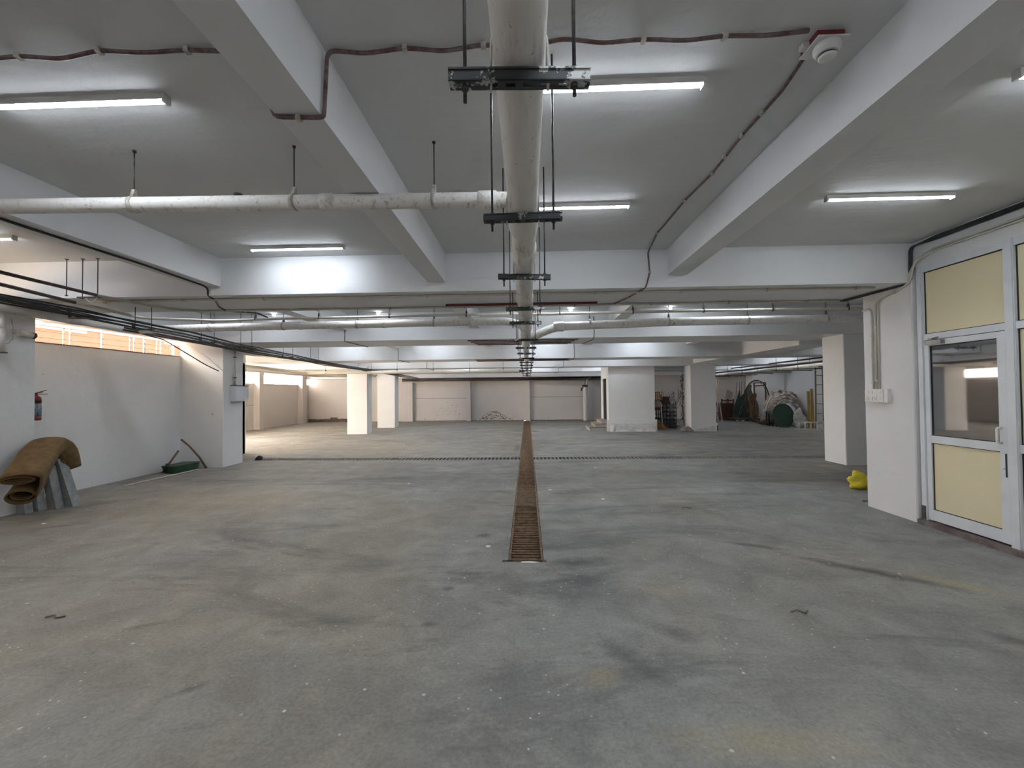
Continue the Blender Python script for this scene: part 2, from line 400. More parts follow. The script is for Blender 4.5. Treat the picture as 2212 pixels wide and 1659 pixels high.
def column(x0, x1, y0, y1, z1, label, mat='wall_paint'):
    f = MB(); b = .012
    f.prism([(x0+b, y0), (x1-b, y0), (x1, y0+b), (x1, y1-b), (x1-b, y1), (x0+b, y1), (x0, y1-b), (x0, y0+b)], (0, 0, 0), (1, 0, 0), (0, 1, 0), (0, 0, z1))
    return tag(struct('concrete_column', f, mat), label)
column(-7.72, -7.04, 5.32, 5.88, 2.9, 'white column at the left edge beside the folded sacking')
column(-7.72, -6.73, 9.24, 9.9, 2.76, 'white column with the meter box on its side')
column(-7.10, -6.30, 16.62, 17.15, 2.66, 'white column in the far left, nearer of two')
column(-6.98, -6.15, 19.68, 20.25, 2.66, 'white column in the far left, farther of two')
column(4.62, 5.3, 5.28, 6.03, 2.9, 'white pier with the switchboard beside the door')
column(6.64, 7.4, 9.2, 9.85, 2.76, 'white free standing column right of the cross drain')
column(6.34, 7.30, 16.85, 17.5, 2.66, 'white column with a broken base by the store')

# left side, near: low wall, strip window, light well outside
f = MB(); f.box(-7.95, -7.70, -6.0, 11.4, 0, 2.46); f.box(-8.0, -7.66, -6, 9.3, 2.80, CZ+.01); f.box(-7.95, -7.7, 9.88, 11.4, 0, CZ)
struct('wall_left', f, 'wall_paint', 'white plaster wall on the left below the strip window')
f = MB(); f.box(-7.97, -7.69, -5.95, 9.24, 2.452, 2.468)
win = struct('window_1', f, 'grime', 'open strip window above the left wall with white posts and wires')
for k, y in enumerate([6.96, 7.065, 7.615, 8.175, 8.265, 8.485, 8.795, 8.89, 9.2, 4.4, 3.1, 1.8, .5, -1, -2.5]):
    p = MB(); w_ = .02 if k in (0, 1, 3, 4, 6, 7) else .03
    p.box(-7.86, -7.86+w_, y-w_/2, y+w_/2, 2.465, 2.81); struct('window_post', p, 'white_post', None, win)
for z in (2.56, 2.66, 2.755):
    p = MB(); p.tube([(-7.83, -5.9, z), (-7.83, 9.24, z)], .0045, 6); struct('window_wire', p, 'iron_dark', None, win)
f = MB(); f.box(-9.5, -9.2, -6, 11.4, 1.2, 3.06)
out = struct('wall_outside', f, 'terracotta', 'orange painted boundary wall seen through the strip window')
p = MB(); p.box(-9.215, -9.19, -6, 8.6, 2.90, 3.06); struct('pale_band', p, 'terracotta_pale', None, out)
for dy in (0, .09):
    p = MB(); y = 10.55+dy
    p.box(-9.205, -9.195, y, y+.055, 2.80, 2.815); p.box(-9.205, -9.195, y, y+.055, 2.83, 2.845); p.box(-9.205, -9.195, y, y+.012, 2.80, 2.86); p.box(-9.205, -9.195, y+.04, y+.052, 2.815, 2.86)
    struct('painted_mark', p, 'letter_dark', None, out)
f = MB(); f.box(-9.3, -7.94, -6.2, 11.4, 1.0, 2.3); struct('bounce_ground', f, 'ground_pale', 'unseen pale ground outside the left window, raised to bounce light in')  # unseen ground, set high and pale to bounce daylight onto the slab

# left side, far: recess with pilasters, high windows and the ramp mouth
f = MB(); f.box(-12.5, -7.71, 11.2, 11.45, 0, CZ)
struct('wall_recess', f, 'wall_paint', 'white wall closing the left recess behind the column')
f = MB(); f.box(-12.75, -12.5, 15.4, 24.2, 0, 2.1); f.box(-12.75, -12.5, 11.2, 24.2, 2.60, CZ+.01); f.box(-12.75, -12.5, 11.2, 11.9, 0, 2.6)
wl = struct('wall_left_far', f, 'far_paint', 'white wall of the left recess under the bright high windows')
for k, (y0, y1) in enumerate([(15.35, 15.65), (19.12, 19.44), (22.86, 23.3)]):
    p = MB(); p.box(-12.51, -12.22, y0, y1, 0, 2.62); struct('pilaster', p, 'far_paint', None, wl)
    p = MB(); p.box(-12.75, -12.5, y0, y1, 2.0, 2.62); struct('pilaster_head', p, 'far_paint', None, wl)
p = MB(); p.box(-12.503, -12.497, 15.6, 19.13, 1.10, 1.115); struct('wall_joint', p, 'grime', None, wl)
for k, (y0, y1) in enumerate([(15.65, 19.12), (19.44, 22.86), (23.3, 24.0)]):
    f = MB(); f.box(-12.76, -12.46, y0, y1, 2.09, 2.11)
    w_ = struct('window_%d' % (k+2), f, 'wall_paint', 'open high window in the left recess, %s' % ['nearest', 'middle', 'in the corner'][k])
    for z in (2.22, 2.34, 2.46):
        p = MB(); p.tube([(-12.62, y0, z), (-12.62, y1, z)], .006, 6); struct('window_bar', p, 'white_post', None, w_)
    for q in range(1, 3):
        y = y0+(y1-y0)*q/3; p = MB(); p.box(-12.63, -12.61, y-.01, y+.01, 2.1, 2.6); struct('window_post', p, 'white_post', None, w_)
f = MB(); f.box(-24, -12.6, 8, 27, -.3, -.02); struct('ground_ramp', f, 'ground_pale', 'concrete apron outside the ramp mouth')
# pipe drop in the far left corner
# far wall
f = MB(); f.box(-12.75, 12.3, 24.0, 24.25, 0, CZ+.01)
wf = struct('wall_far', f, 'far_paint', 'far basement wall of pale pinkish plaster with shallow pilasters')
for x0, x1 in [(-7.05, -6.44), (-3.38, -3.17), (-.10, .14), (3.34, 3.56)]:
    p = MB(); p.box(x0, x1, 23.78, 24.01, 0, 2.44); struct('pilaster', p, 'far_paint', None, wf)
for x0, x1, z in [(-6.4, -3.4, 1.27), (.2, 3.3, 1.29)]:
    p = MB(); p.box(x0, x1, 23.992, 24.001, z, z+.018); struct('wall_joint', p, 'grime', None, wf)
p = MB(); p.box(-7.05, 3.3, 23.97, 24.005, 0, .03); struct('dirt_line', p, 'grime', None, wf)
rnd = random.Random(3); p = MB()
def flake(p, x, z, r):
    n = 7; pts = [(x+r*rnd.uniform(.5, 1.2)*math.cos(2*PI*i/n), z+r*.55*rnd.uniform(.5, 1.2)*math.sin(2*PI*i/n)) for i in range(n)]
    p.prism(pts, (0, 24.0, 0), (1, 0, 0), (0, 0, 1), (0, -.006, 0))
for k in range(130):
    x = max(-2.95, min(-.85, rnd.gauss(-1.95, .42))); top = .42*math.exp(-((x+1.9)/.55)**2)+.1
    flake(p, x, .06+rnd.random()*top, rnd.uniform(.015, .06))
for k in range(60): flake(p, rnd.uniform(-6.3, 3.2), .05+abs(rnd.gauss(0, .06)), rnd.uniform(.008, .03))
for k in range(22): flake(p, rnd.gauss(-4.6, .45), rnd.uniform(.3, 1.05), rnd.uniform(.01, .04))
o = struct('peeling_paint', p, 'peel', None, wf); o['kind'] = 'stuff'
x = -12.45
for k, (w_, h_) in enumerate([(.42, .17), (.45, .16), (.38, .17), (.4, .25), (.42, .18), (.3, .17)]):
    p = MB(); p.box(x+.005, x+w_-.005, 23.93, 24.0, 0, h_); b_ = struct('baseboard_far' if k == 0 else 'skirting_tile', p, 'dark_stone', 'dark stone skirting in the far left corner' if k == 0 else None, None if k == 0 else bb)
    if k == 0: bb = b_
    x += w_
# right side
f = MB(); f.box(4.9, 12.05, 6.05, 6.25, 0, CZ); struct('wall_office', f, 'wall_paint', 'white wall of the office behind the door, seen end on')
f = MB(); f.box(12.05, 12.3, 6.05, 24.2, 0, CZ+.01)
wr = struct('wall_right_far', f, 'wall_paint', 'white wall behind the stacked decor on the far right')
p = MB(); p.box(11.95, 12.06, 20.35, 20.9, 0, CZ); struct('pilaster', p, 'wall_paint', None, wr)
f = MB(); f.box(4.66, 4.9, 1.32, 5.29, 3.03, CZ+.01); f.box(4.66, 4.9, -6, 1.34, 0, CZ+.01)
struct('wall_right', f, 'wall_paint', 'white wall above the yellow panelled partition')
f = MB(); f.box(5.6, 5.75, -6, 6.1, 0, CZ); struct('wall_office_inner', f, 'wall_paint', 'plain wall inside the office')
f = MB(); f.box(-8, 5.0, -6.2, -6.0, 0, CZ+.01); struct('wall_back', f, 'wall_paint', 'white wall behind the camera')

# room block by the far right with its side door and steps
f = MB(); f.box(3.22, 5.03, 17.1, 17.3, .44, 2.66); f.box(4.85, 5.03, 17.3, 20, 0, 2.66)
f.box(3.22, 3.4, 17.3, 17.36, .44, 2.66); f.box(3.22, 3.4, 18.22, 18.6, 0, 2.66); f.box(3.22, 3.4, 17.36, 18.22, 2.13, 2.66); f.box(3.22, 5.03, 18.6, 18.8, 0, 2.66)
f.box(3.22, 3.4, 17.36, 18.22, 0, .42)
room = struct('wall_room', f, 'wall_paint', 'white plastered room block with a narrow dark doorway and steps')
p = MB(); p.box(3.14, 5.09, 17.02, 17.12, 0, .46); struct('plinth', p, 'wall_paint', None, room)
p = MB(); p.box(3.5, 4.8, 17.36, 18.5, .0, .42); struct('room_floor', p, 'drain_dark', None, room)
p = MB(); p.box(3.235, 3.275, 17.37, 18.21, .425, 2.125); struct('black_sheet', p, 'black', None, room)  # flat black sheet filling the doorway opening
p = MB(); p.box(3.19, 3.23, 17.33, 17.385, .42, 2.16); p.box(3.19, 3.23, 18.19, 18.25, .42, 2.16); p.box(3.19, 3.23, 17.385, 18.19, 2.11, 2.16)
d = struct('door_2', p, 'wall_paint', 'white frame around the narrow dark doorway of the room block')
st = thing('entrance_steps', 'three stone steps up to the dark doorway of the room block', 'steps', (2.85, 17.8, 0))
for k, (x0, z) in enumerate([(2.5, .14), (2.73, .28), (2.97, .42)]):
    p = MB(); p.box(x0, 3.20, 17.35, 18.55, z-.14, z-.02); p.build('riser', 'stone_step', st)
    p = MB(); p.box(x0-.025, 3.20 if k == 2 else x0+.26, 17.33, 18.57, z-.02, z+.008); p.build('tread', 'stone_edge', st)
# ------------------------------------------------------------------ tube lights
def tube_light(x, y, label, z=CZ, L=1.12):
    t = thing('tube_light', label, 'tube light', (x, y, z), 'white LED tube lights on the slab')
    h = MB(); h.box(x-L/2, x+L/2, y-.022, y+.022, z-.036, z); h.build('housing', 'plastic_white', t)
    d_ = MB(); n = 7; prof = [(.0205*math.cos(PI+PI*i/n), -.036+.010*math.sin(PI+PI*i/n)) for i in range(n+1)]
    d_.prism([(a, b) for a, b in prof], (x-L/2+.012, y, z), (0, 1, 0), (0, 0, 1), (L-.024, 0, 0)); d_.build('diffuser', 'tube_glow', t)
    for s_ in (-1, 1):
        e = MB(); xx = x+s_*(L/2-.006); e.box(xx-.008, xx+.008, y-.024, y+.024, z-.052, z-.001); e.build('end_cap', 'plastic_white', t)
    return t
TL = [(-2.63, 2.38, 'lit tube light at the upper left, left of the near beam'), (.45, 2.40, 'lit tube light right of the main pipe, nearest the camera'),
      (.41, 3.97, 'lit tube light right of the main pipe, behind the near one'), (-2.69, 4.92, 'lit tube light on the left in front of the cross beam'),
      (3.28, 3.94, 'lit tube light above the glazed door'), (3.27, 2.42, 'lit tube light at the right edge near the camera'),
      (-6.08, 4.4, 'lit tube light at the far left in front of the near column')]
for k, a in enumerate(TL):
    t = tube_light(*a)
    if k < 2:
        p = MB(); p.tube([(a[0]-.04, a[1]+.03, CZ-.004)]+[tuple(q) for q in arc((a[0]+.02, a[1]+.05, CZ-.004), .045, PI, 2.2*PI, 10, (1, 0, -.02), (0, -1, -.15))], .003, 6); p.build('lead', 'plastic_white', t)
for k, (x, y) in enumerate([(x, y) for y in (.6, -1.2, -4.4) for x in (-2.63, .45, 3.2)]): tube_light(x, y, 'added tube light behind the camera, place %s' % ORD[k])  # unseen tubes added to even out the light level
for k, (x, y) in enumerate([(x, y) for y in (7.0, 8.15, 11.2, 12.4, 14.9, 15.9, 18.4, 19.3, 22.0) for x in (-5.4, -2.7, .45, 3.3)]): tube_light(x, y, 'added tube light hidden behind the cross beams, row %s, place %s from the left' % (ORD[k//4], ORD[k % 4]))  # out of sight, added to level the light from bay to bay
for k, (x, y) in enumerate([(9.7, 8.6), (9.7, 11.4), (9.9, 12.6), (9.9, 14.8), (9.7, 16.1), (9.7, 18.5), (9.7, 19.4), (9.7, 21.5), (9.7, 22.8)]): tube_light(x, y, 'unseen tube light over the right store, %s from the front' % ORD[k])  # some read off the ceiling glow, the rest added to brighten the store
for k, x in enumerate([-5.42, -3.15, .93, 2.99]):
    t = thing('ceiling_bulb', 'small bright round bulb in front of the second cross beam, %s from the left' % ORD[k], 'bulb', (x, 8.97, 3.2), 'small round ceiling bulbs')
    p = MB(); p.lathe([(.03, 3.345), (.03, 3.335), (.02, 3.33)], (x, 8.97, 0), 'Z', 14); p.build('holder', 'plastic_white', t)
    p = MB(); p.lathe([(.018, 3.332), (.034, 3.318), (.038, 3.30), (.026, 3.283), (.008, 3.276)], (x, 8.97, 0), 'Z', 14); p.build('globe', 'bulb_glow', t)

# ------------------------------------------------------------------ main suspended drain pipe and its strut hangers
def mz(y): return 2.525-.0072*(y-1.2)          # underside of the main pipe
MX = -.013
def seg_r(y): return .078 if y < 8.7 else .062
mp = thing('drain_pipe', 'large white suspended drain pipe running down the middle of the ceiling', 'pipe', (MX, 10, 2.4))
p = MB(); ys = [-2.2, 1, 2.6, 4, 5.5, 7, 8.6]
p.tube([(MX, y, mz(y)+.078) for y in ys], .078, 28); p.build('pipe_run', 'pvc_white', mp)
p = MB(); p.tube([(MX, y, mz(y)+.062) for y in (8.6, 12, 16)], .062, 20); p.tube([(MX, y, mz(y)+.056) for y in (16, 20, 23.2)], .055, 20); p.build('pipe_run', 'pvc_white', mp)
def sleeve(y0, y1, r, parent=mp):
    p = MB(); zc = mz(y0)+seg_r(y0)
    p.lathe([(r-.012, y0-.012), (r, y0), (r, y1), (r-.012, y1+.012)], (MX, 0, zc), 'Y', 28); return p.build('coupling', 'pvc_white', parent)
for y0, y1, r in [(2.26, 2.55, .088), (2.9, 3.05, .088), (4.35, 4.5, .087), (5.1, 5.22, .087), (5.55, 5.75, .088), (6.2, 6.5, .09), (7.2, 7.4, .088), (8.5, 8.65, .086), (9.9, 10.05, .07), (11.6, 11.75, .07),
                  (13.2, 13.35, .07), (15, 15.15, .07), (16.4, 16.6, .07), (18, 18.15, .07), (19.35, 19.55, .066), (21.5, 21.7, .066)]: sleeve(y0, y1, r)
# swept tee where the near branch drops in
p = MB(); p.tube([(0, 2.62, mz(2.6)+.075), (0, 2.75, mz(2.6)+.12), (-.02, 2.86, mz(2.6)+.2), (-.03, 2.92, 2.80)], [.070, .066, .062, .058], 18); p.build('swept_tee', 'pvc_white', mp)

HY = [1.22, 2.19, 3.30, 4.52, 5.42, 7.1, 8.3, 9.45, 10.7, 12.0, 13.25, 14.6, 16.2, 18.2, 20.4]
def hanger(k, y):
    z = mz(y); L = .405; h = .036; w = .042; x0 = MX-L/2+.0; x1 = MX+L/2; tw = [(-.012), .004, -.02, .01, 0][k % 5]
    zt = CZ
    for y0, y1, bz in TB:
        if y0-.02 < y < y1+.02: zt = bz
    t = thing('strut_hanger', 'dark slotted strut hanger under the main pipe, %s from the camera' % ORD[k], 'pipe hanger', (MX, y, z-.05), 'strut hangers along the main pipe')
    a = MB(); top = z-.002
    def bx(u0, u1, v0, v1, w0, w1):
        a.add([(x, y+v+(x-MX)*tw*-2, zz+(x-MX)*tw) for x, v, zz in [(u0, v0, w0), (u1, v0, w0), (u1, v1, w0), (u0, v1, w0), (u0, v0, w1), (u1, v0, w1), (u1, v1, w1), (u0, v1, w1)]],
              [(0, 3, 2, 1), (4, 5, 6, 7), (0, 1, 5, 4), (1, 2, 6, 5), (2, 3, 7, 6), (3, 0, 4, 7)])
    bx(x0, x1, -w/2, -w/2+.003, top-h, top); bx(x0, x1, w/2-.003, w/2, top-h, top)
    bx(x0, x1, -w/2-.004, -w/2+.008, top-.006, top); bx(x0, x1, w/2-.008, w/2+.004, top-.006, top)
    bx(x0, x1, -w/2, -.007, top-h, top-h+.003); bx(x0, x1, .007, w/2, top-h, top-h+.003)
    n = 8; pitch = L/n
    for q in range(n+1):
        xc = x0+q*pitch; bx(max(x0, xc-pitch*.23), min(x1, xc+pitch*.23), -.0071, .0071, top-h, top-h+.003)
    a.build('slotted_channel', 'strut_steel', t)
    for s_ in (-1, 1):
        xr = MX+s_*.158; r = MB(); zz = top+(xr-MX)*tw; r.tube([(xr, y, zz-h-.035-.02*random.random()), (xr, y, zt)], .0055, 8); ro = r.build('threaded_rod', 'rod_steel', t)
        for za, zb in ((zz-h-.012, zz-h), (zz+.001, zz+.011)):
            nb = MB(); nb.lathe([(.011, za), (.011, zb)], (xr, y, 0), 'Z', 6); nb.build('nut', 'rod_steel', ro)
    if k < 6:
        u = MB(); R = seg_r(y)+.004
        pts = [(MX+R, y, z-h-.02)]+[(MX+R*math.cos(a_), y, z+seg_r(y)+R*math.sin(a_)) for a_ in [PI*i/12 for i in range(13)]]+[(MX-R, y, z-h-.02)]
        u.tube(pts, .004, 6); u.build('u_bolt', 'clamp_white', t)
for k, y in enumerate(HY): hanger(k, y)

# ------------------------------------------------------------------ branch pipes hung on clips
def clip(t, x, y, zc, r, ztop, mat='clamp_white', w=.03):
    n = 20; a = MB()
    vs_ = []
    for i in range(n+1):
        an = 2*PI*i/n
        for xx in (x-w/2, x+w/2):
            for rr in (r+.001, r+.005): vs_.append((xx, y+rr*math.sin(an), zc+rr*math.cos(an)))
    fs = []
    for i in range(n):
        b0, b1 = i*4, (i+1)*4
        fs += [(b0, b1, b1+2, b0+2), (b0+1, b0+3, b1+3, b1+1), (b0, b0+1, b1+1, b1), (b0+2, b1+2, b1+3, b0+3)]
    a.add(vs_, fs, True); cl = a.build('pipe_clip', 'clamp_white' if w > .025 else mat, t)
    a = MB(); a.prism([(-.022, r+.002), (.022, r+.002), (.008, r+.055), (-.008, r+.055)], (x-.012, y, zc), (0, 1, 0), (0, 0, 1), (.024, 0, 0)); a.build('clip_lug', mat, cl)
    a = MB(); a.tube([(x, y, zc+r+.03), (x, y, ztop)], .0045, 7); a.build('hanger_rod', 'rod_steel', t)
    a = MB(); a.lathe([(.012, ztop-.012), (.012, ztop)], (x, y, 0), 'Z', 6); a.build('anchor', 'rod_steel', t)
b1 = thing('branch_pipe', 'white branch pipe crossing the upper left to the main pipe', 'pipe', (-2.5, 2.92, 2.85))
def z1(x): return 2.925-.0135*x*.9
p = MB(); p.tube([(-6.9, 2.92, z1(-6.9)), (-3.5, 2.92, z1(-3.5)), (-.13, 2.92, z1(0)), (-.06, 2.92, z1(0)-.02), (-.03, 2.92, z1(0)-.06), (-.03, 2.92, 2.78)], .052, 22); p.build('pipe_run', 'pvc_white', b1)
for xa, xb in [(-1.42, -1.34), (-.32, -.2)]:
    p = MB(); p.lathe([(.05, xa-.008), (.059, xa), (.059, xb), (.05, xb+.008)], (0, 2.92, z1(xa)), 'X', 22); p.build('coupling', 'pvc_white', b1)
p = MB(); p.lathe([(.02, .048), (.03, .055), (.03, .065)], (-2.02, 2.92, z1(-2)), 'Z', 12); p.build('plug', 'cable_black', b1)
for x in (-2.78, -1.62, -.63, -4.2, -5.6): clip(b1, x, 2.92, z1(x), .052, 2.985 if -4.15 < x < -3.9 else CZ)

b2 = thing('branch_pipe', 'white branch pipe behind the first cross beam, left of the main pipe', 'pipe', (-3.5, 7.2, 2.7))
def z2(x): return 2.80+.006*x if x < 0 else 2.735+.004*x
p = MB(); path = rounded([(-6.88, 6.15, 2.766), (-6.88, 6.6, 2.758), (-6.88, 7.2, 2.745), (-5.2, 7.2, z2(-5.2)), (-.3, 7.2, 2.80), (-.02, 7.2, 2.70), (0, 7.2, 2.55)], .16, 6)
p = MB(); p.tube(path, .066, 20); p.build('pipe_run', 'pvc_white', b2)
for xa in (-4.9, -3.9, -2.45, -.95):
    p = MB(); p.lathe([(.066, xa-.006), (.071, xa), (.071, xa+.05), (.066, xa+.056)], (0, 7.2, z2(xa)), 'X', 20); p.build('coupling', 'pvc_white', b2)
p = MB(); p.lathe([(.066, 6.15), (.074, 6.16), (.074, 6.3), (.066, 6.31)], (-6.88, 0, 2.766), 'Y', 20); p.build('coupling', 'pvc_grey', b2)
for x in (-5.47, -4.18, -2.89, -1.57): clip(b2, x, 7.2, z2(x)+.0, .066, CZ, 'rod_steel')
b4 = thing('soil_pipe', 'grey pipe along the top of the near left column', 'pipe', (-6.95, 5.0, 2.7))
p = MB(); p.tube([(-6.88, 2.6, 2.80), (-6.88, 5.4, 2.778), (-6.88, 6.16, 2.766)], .066, 18); p.build('pipe_run', 'pvc_grey', b4)
p = MB(); p.tube([(-6.97, 5.42, 2.72), (-6.97, 5.42, 2.50)], .03, 14); p.build('drop', 'white_post', b4)
p = MB(); p.lathe([(.055, 2.2), (.055, 2.5), (.034, 2.52)], (-6.97, 5.40, 0), 'Z', 16); p.build('drop_sleeve', 'pvc_white', b4)
p = MB(); p.lathe([(.075, 2.185), (.075, 2.2)], (-6.97, 5.40, 0), 'Z', 16); p.build('collar', 'grime', b4)
b3 = thing('branch_pipe', 'white branch pipe behind the first cross beam, right of the main pipe', 'pipe', (3.4, 7.2, 2.7))
p = MB(); p.tube(rounded([(.02, 7.75, 2.56), (.38, 7.3, 2.66), (.55, 7.2, 2.695), (2.5, 7.2, z2(2.5)), (5.6, 7.2, 2.752), (7.5, 7.2, 2.76)], .12, 5), .07, 20); p.build('pipe_run', 'pvc_white', b3)
p = MB(); p.lathe([(.07, .45), (.084, .47), (.084, .62), (.07, .64)], (0, 7.21, 2.695), 'X', 20); p.build('elbow_sleeve', 'pvc_white', b3)
for x in (1.06, 2.37, 3.66, 4.93): clip(b3, x, 7.2, z2(x), .07, CZ, 'rod_steel')
b5 = thing('water_pipe', 'thin cream pipe above the right branch pipe with black clips', 'pipe', (3.2, 7.12, 2.85))
p = MB(); p.tube([(.1, 7.08, 2.885), (2.8, 7.08, 2.9), (5.5, 7.08, 2.89), (7.2, 7.08, 2.89)], .023, 12); p.build('pipe_run', 'conduit_cream', b5)
for x in (.55, 1.75, 2.9, 4.0, 5.2): clip(b5, x, 7.08, 2.895, .023, CZ, 'rod_steel', .02)
b6 = thing('water_pipe', 'thin cream pipe above the left branch pipe', 'pipe', (-3.2, 7.1, 2.85))
p = MB(); p.tube([(-5.2, 2.4, 2.81), (-5.56, 4.2, 2.80), (-5.72, 5.2, 2.79)], .021, 12); p.build('pipe_run', 'dark_pipe', b6)
p = MB(); p.tube(rounded([(-5.72, 5.2, 2.79), (-5.95, 6.4, 2.80), (-5.2, 7.08, 2.86), (-4.4, 7.08, 2.88), (-.1, 7.08, 2.90)], .2, 5), .021, 12); p.build('pipe_run', 'conduit_cream', b6)
for x in (-4.6, -3.5, -2.3, -1.0): clip(b6, x, 7.08, 2.885, .021, CZ, 'rod_steel', .02)
b7 = thing('dark_conduit', 'dark conduit pipe along the upper left, turning under the first cross beam', 'pipe', (-5.2, 4.5, 2.8))
p = MB(); p.tube(rounded([(-5.0, 2.6, 2.83), (-5.17, 4.0, 2.83), (-5.23, 5.0, 2.83)], .2, 4), .019, 10); p.build('pipe_run', 'dark_pipe', b7)
p = MB(); p.tube(rounded([(-5.23, 5.0, 2.83), (-5.21, 5.9, 2.845), (-4.95, 6.2, 2.853), (-2.3, 6.22, 2.853), (4.45, 6.22, 2.853)], .25, 5), .016, 10); p.build('pipe_run', 'conduit_cream', b7)
for x in (-4.2, -3.1, -2.0, -.9, .7, 1.8, 2.9, 4.0):
    p = MB(); p.box(x-.01, x+.01, 6.195, 6.245, 2.832, 2.871); p.build('saddle', 'clamp_white', b7)
b8 = thing('cream_conduit', 'cream conduit clipped along the front edge of the first cross beam', 'conduit', (0, 5.47, 2.83))
p = MB(); p.tube([(-6.9, 5.45, 2.853), (0, 5.47, 2.853), (4.35, 5.47, 2.853)], .0145, 10); p.build('pipe_run', 'conduit_cream', b8)
for k in range(10):
    x = -5.6+k*1.08; p = MB(); p.box(x-.009, x+.009, 5.443, 5.492, 2.836, 2.871); p.build('saddle', 'clamp_white', b8)
p = MB(); p.tube([(-1.15, 6.06, 2.85), (1.0, 6.06, 2.85)], .016, 10); tag(p.build('red_conduit', 'red_pipe'), 'short dark red pipe under the first cross beam at the main pipe', 'pipe')
for k, y in enumerate((9.35, 9.62, 9.9, 10.18)):
    p = MB(); p.tube([(-1.3+.04*k, y, 2.735), (1.12-.05*k, y, 2.735)], .011, 8)
    tag(p.build('brown_conduit', 'cable_brown'), 'brown conduit under the second cross beam at the main pipe, %s from the front' % ORD[k], 'conduit', 'brown conduits under the second cross beam')
for k, y in enumerate((13.2, 13.5, 13.8)):
    p = MB(); p.tube([(-1.6, y, 2.605), (1.3, y, 2.605)], .013, 8)
    tag(p.build('brown_conduit', 'cable_brown'), 'brown conduit under the third cross beam at the main pipe, %s from the front' % ORD[k], 'conduit', 'brown conduits under the third cross beam')

# far pipes
b9 = thing('far_pipe', 'cream pipe crossing in front of the far left columns', 'pipe', (-4.5, 16.3, 2.3))
p = MB(); p.tube(rounded([(-8.7, 11.6, 2.5), (-8.6, 16.3, 2.42), (-1.0, 16.3, 2.40), (-.3, 16.3, 2.40)], .2, 4), .06, 14); p.build('pipe_run', 'conduit_cream', b9)
p = MB(); p.tube([(-.95, 16.3, 2.40), (-.1, 16.3, 2.40)], .045, 12); p.build('pipe_end', 'dark_pipe', b9)
for x in (-7.8, -6.0, -5.0, -3.6, -2.2, -.9): clip(b9, x, 16.3, 2.412, .06, 2.75 if x > -6.6 else 3.3, 'rod_steel')
for k, (x, z, r) in enumerate([(-8.95, 2.47, .05), (-9.25, 2.42, .04), (-9.5, 2.50, .035)]):
    p = MB(); p.tube(rounded([(x, 11.5, z), (x, 18.2+.4*k, z-.04), (x+1.6, 19.2+.3*k, z-.05), (-7.0, 19.3+.3*k, z-.06)], .3, 5), r, 12)
    tag(p.build('far_pipe', 'pvc_grey'), 'grey pipe sweeping through the left recess, %s from the columns' % ORD[k], 'pipe', 'grey pipes in the left recess')
for k, (z, r, mt_) in enumerate([(2.36, .05, 'dark_pipe'), (2.27, .03, 'dark_pipe'), (2.20, .022, 'conduit_cream')]):
    p = MB(); p.tube([(-7.0, 23.775-r, z), (4.1, 23.775-r, z)], r, 12); tag(p.build('far_pipe', mt_), '%s pipe along the far wall under the last beam' % ['thick dark', 'thin dark', 'thin cream'][k], 'pipe')
# ------------------------------------------------------------------ drain gratings
bar_me = None
def grate(k, y0, y1, split):
    t = thing('drain_grate', 'rusty bar grating of the long drain, %s panel from the camera' % ORD[k], 'drain grate', (-.03, (y0+y1)/2, -.03), 'gratings of the long drain')
    global bar_me
    p = MB(); xa, xb = DX0+.006, DX1-.006
    p.box(xa, xa+.02, y0+.004, y1-.004, -.035, -.001); p.box(xb-.02, xb, y0+.004, y1-.004, -.035, -.001)
    p.box(xa+.02, xb-.02, y0+.004, y0+.016, -.035, -.003); p.box(xa+.02, xb-.02, y1-.016, y1-.004, -.035, -.003); p.build('frame', 'rust_bar', t)
    n = 14; ysb = [y0+.05+(y1-y0-.1)*i/(n-1) for i in range(n)]
    if split:
        if bar_me is None:
            b = MB(); b.tube([(-(xb-xa)/2+.02, 0, 0), ((xb-xa)/2-.02, 0, 0)], .0115, 8); q = b.build('bar', 'rust_bar', local=True); bar_me = q.data; bpy.data.objects.remove(q)
        for y in ysb: inst(bar_me, 'bar', t, (0, y-(y0+y1)/2, .016+random.uniform(-.003, .003)), (0, 0, random.uniform(-.015, .015)))
    else:
        b = MB()
        for y in ysb: b.beam((xa+.02, y, -.016), (xb-.02, y, -.016), .030, .024)
        o = b.build('bars', 'rust_bar', t); o['kind'] = 'stuff'
    if k in (2, 3, 5) or k > 6:
        b = MB(); ya, yb = (y0+.1, y1-.1) if k < 2 else (y0+.02, y1-.02); zt = [-.06, -.045, -.010, -.022, 0, -.022][k] if k < 6 else -.02
        b.box(xa+.021, xb-.021, ya, yb, -.1, zt); b.build('mud_fill', 'drain_mud', t)
for k in range(20): grate(k, 4.11+k*.99, 4.11+(k+1)*.99, k < 8)
xb_me = None
k = 0; x = TX0
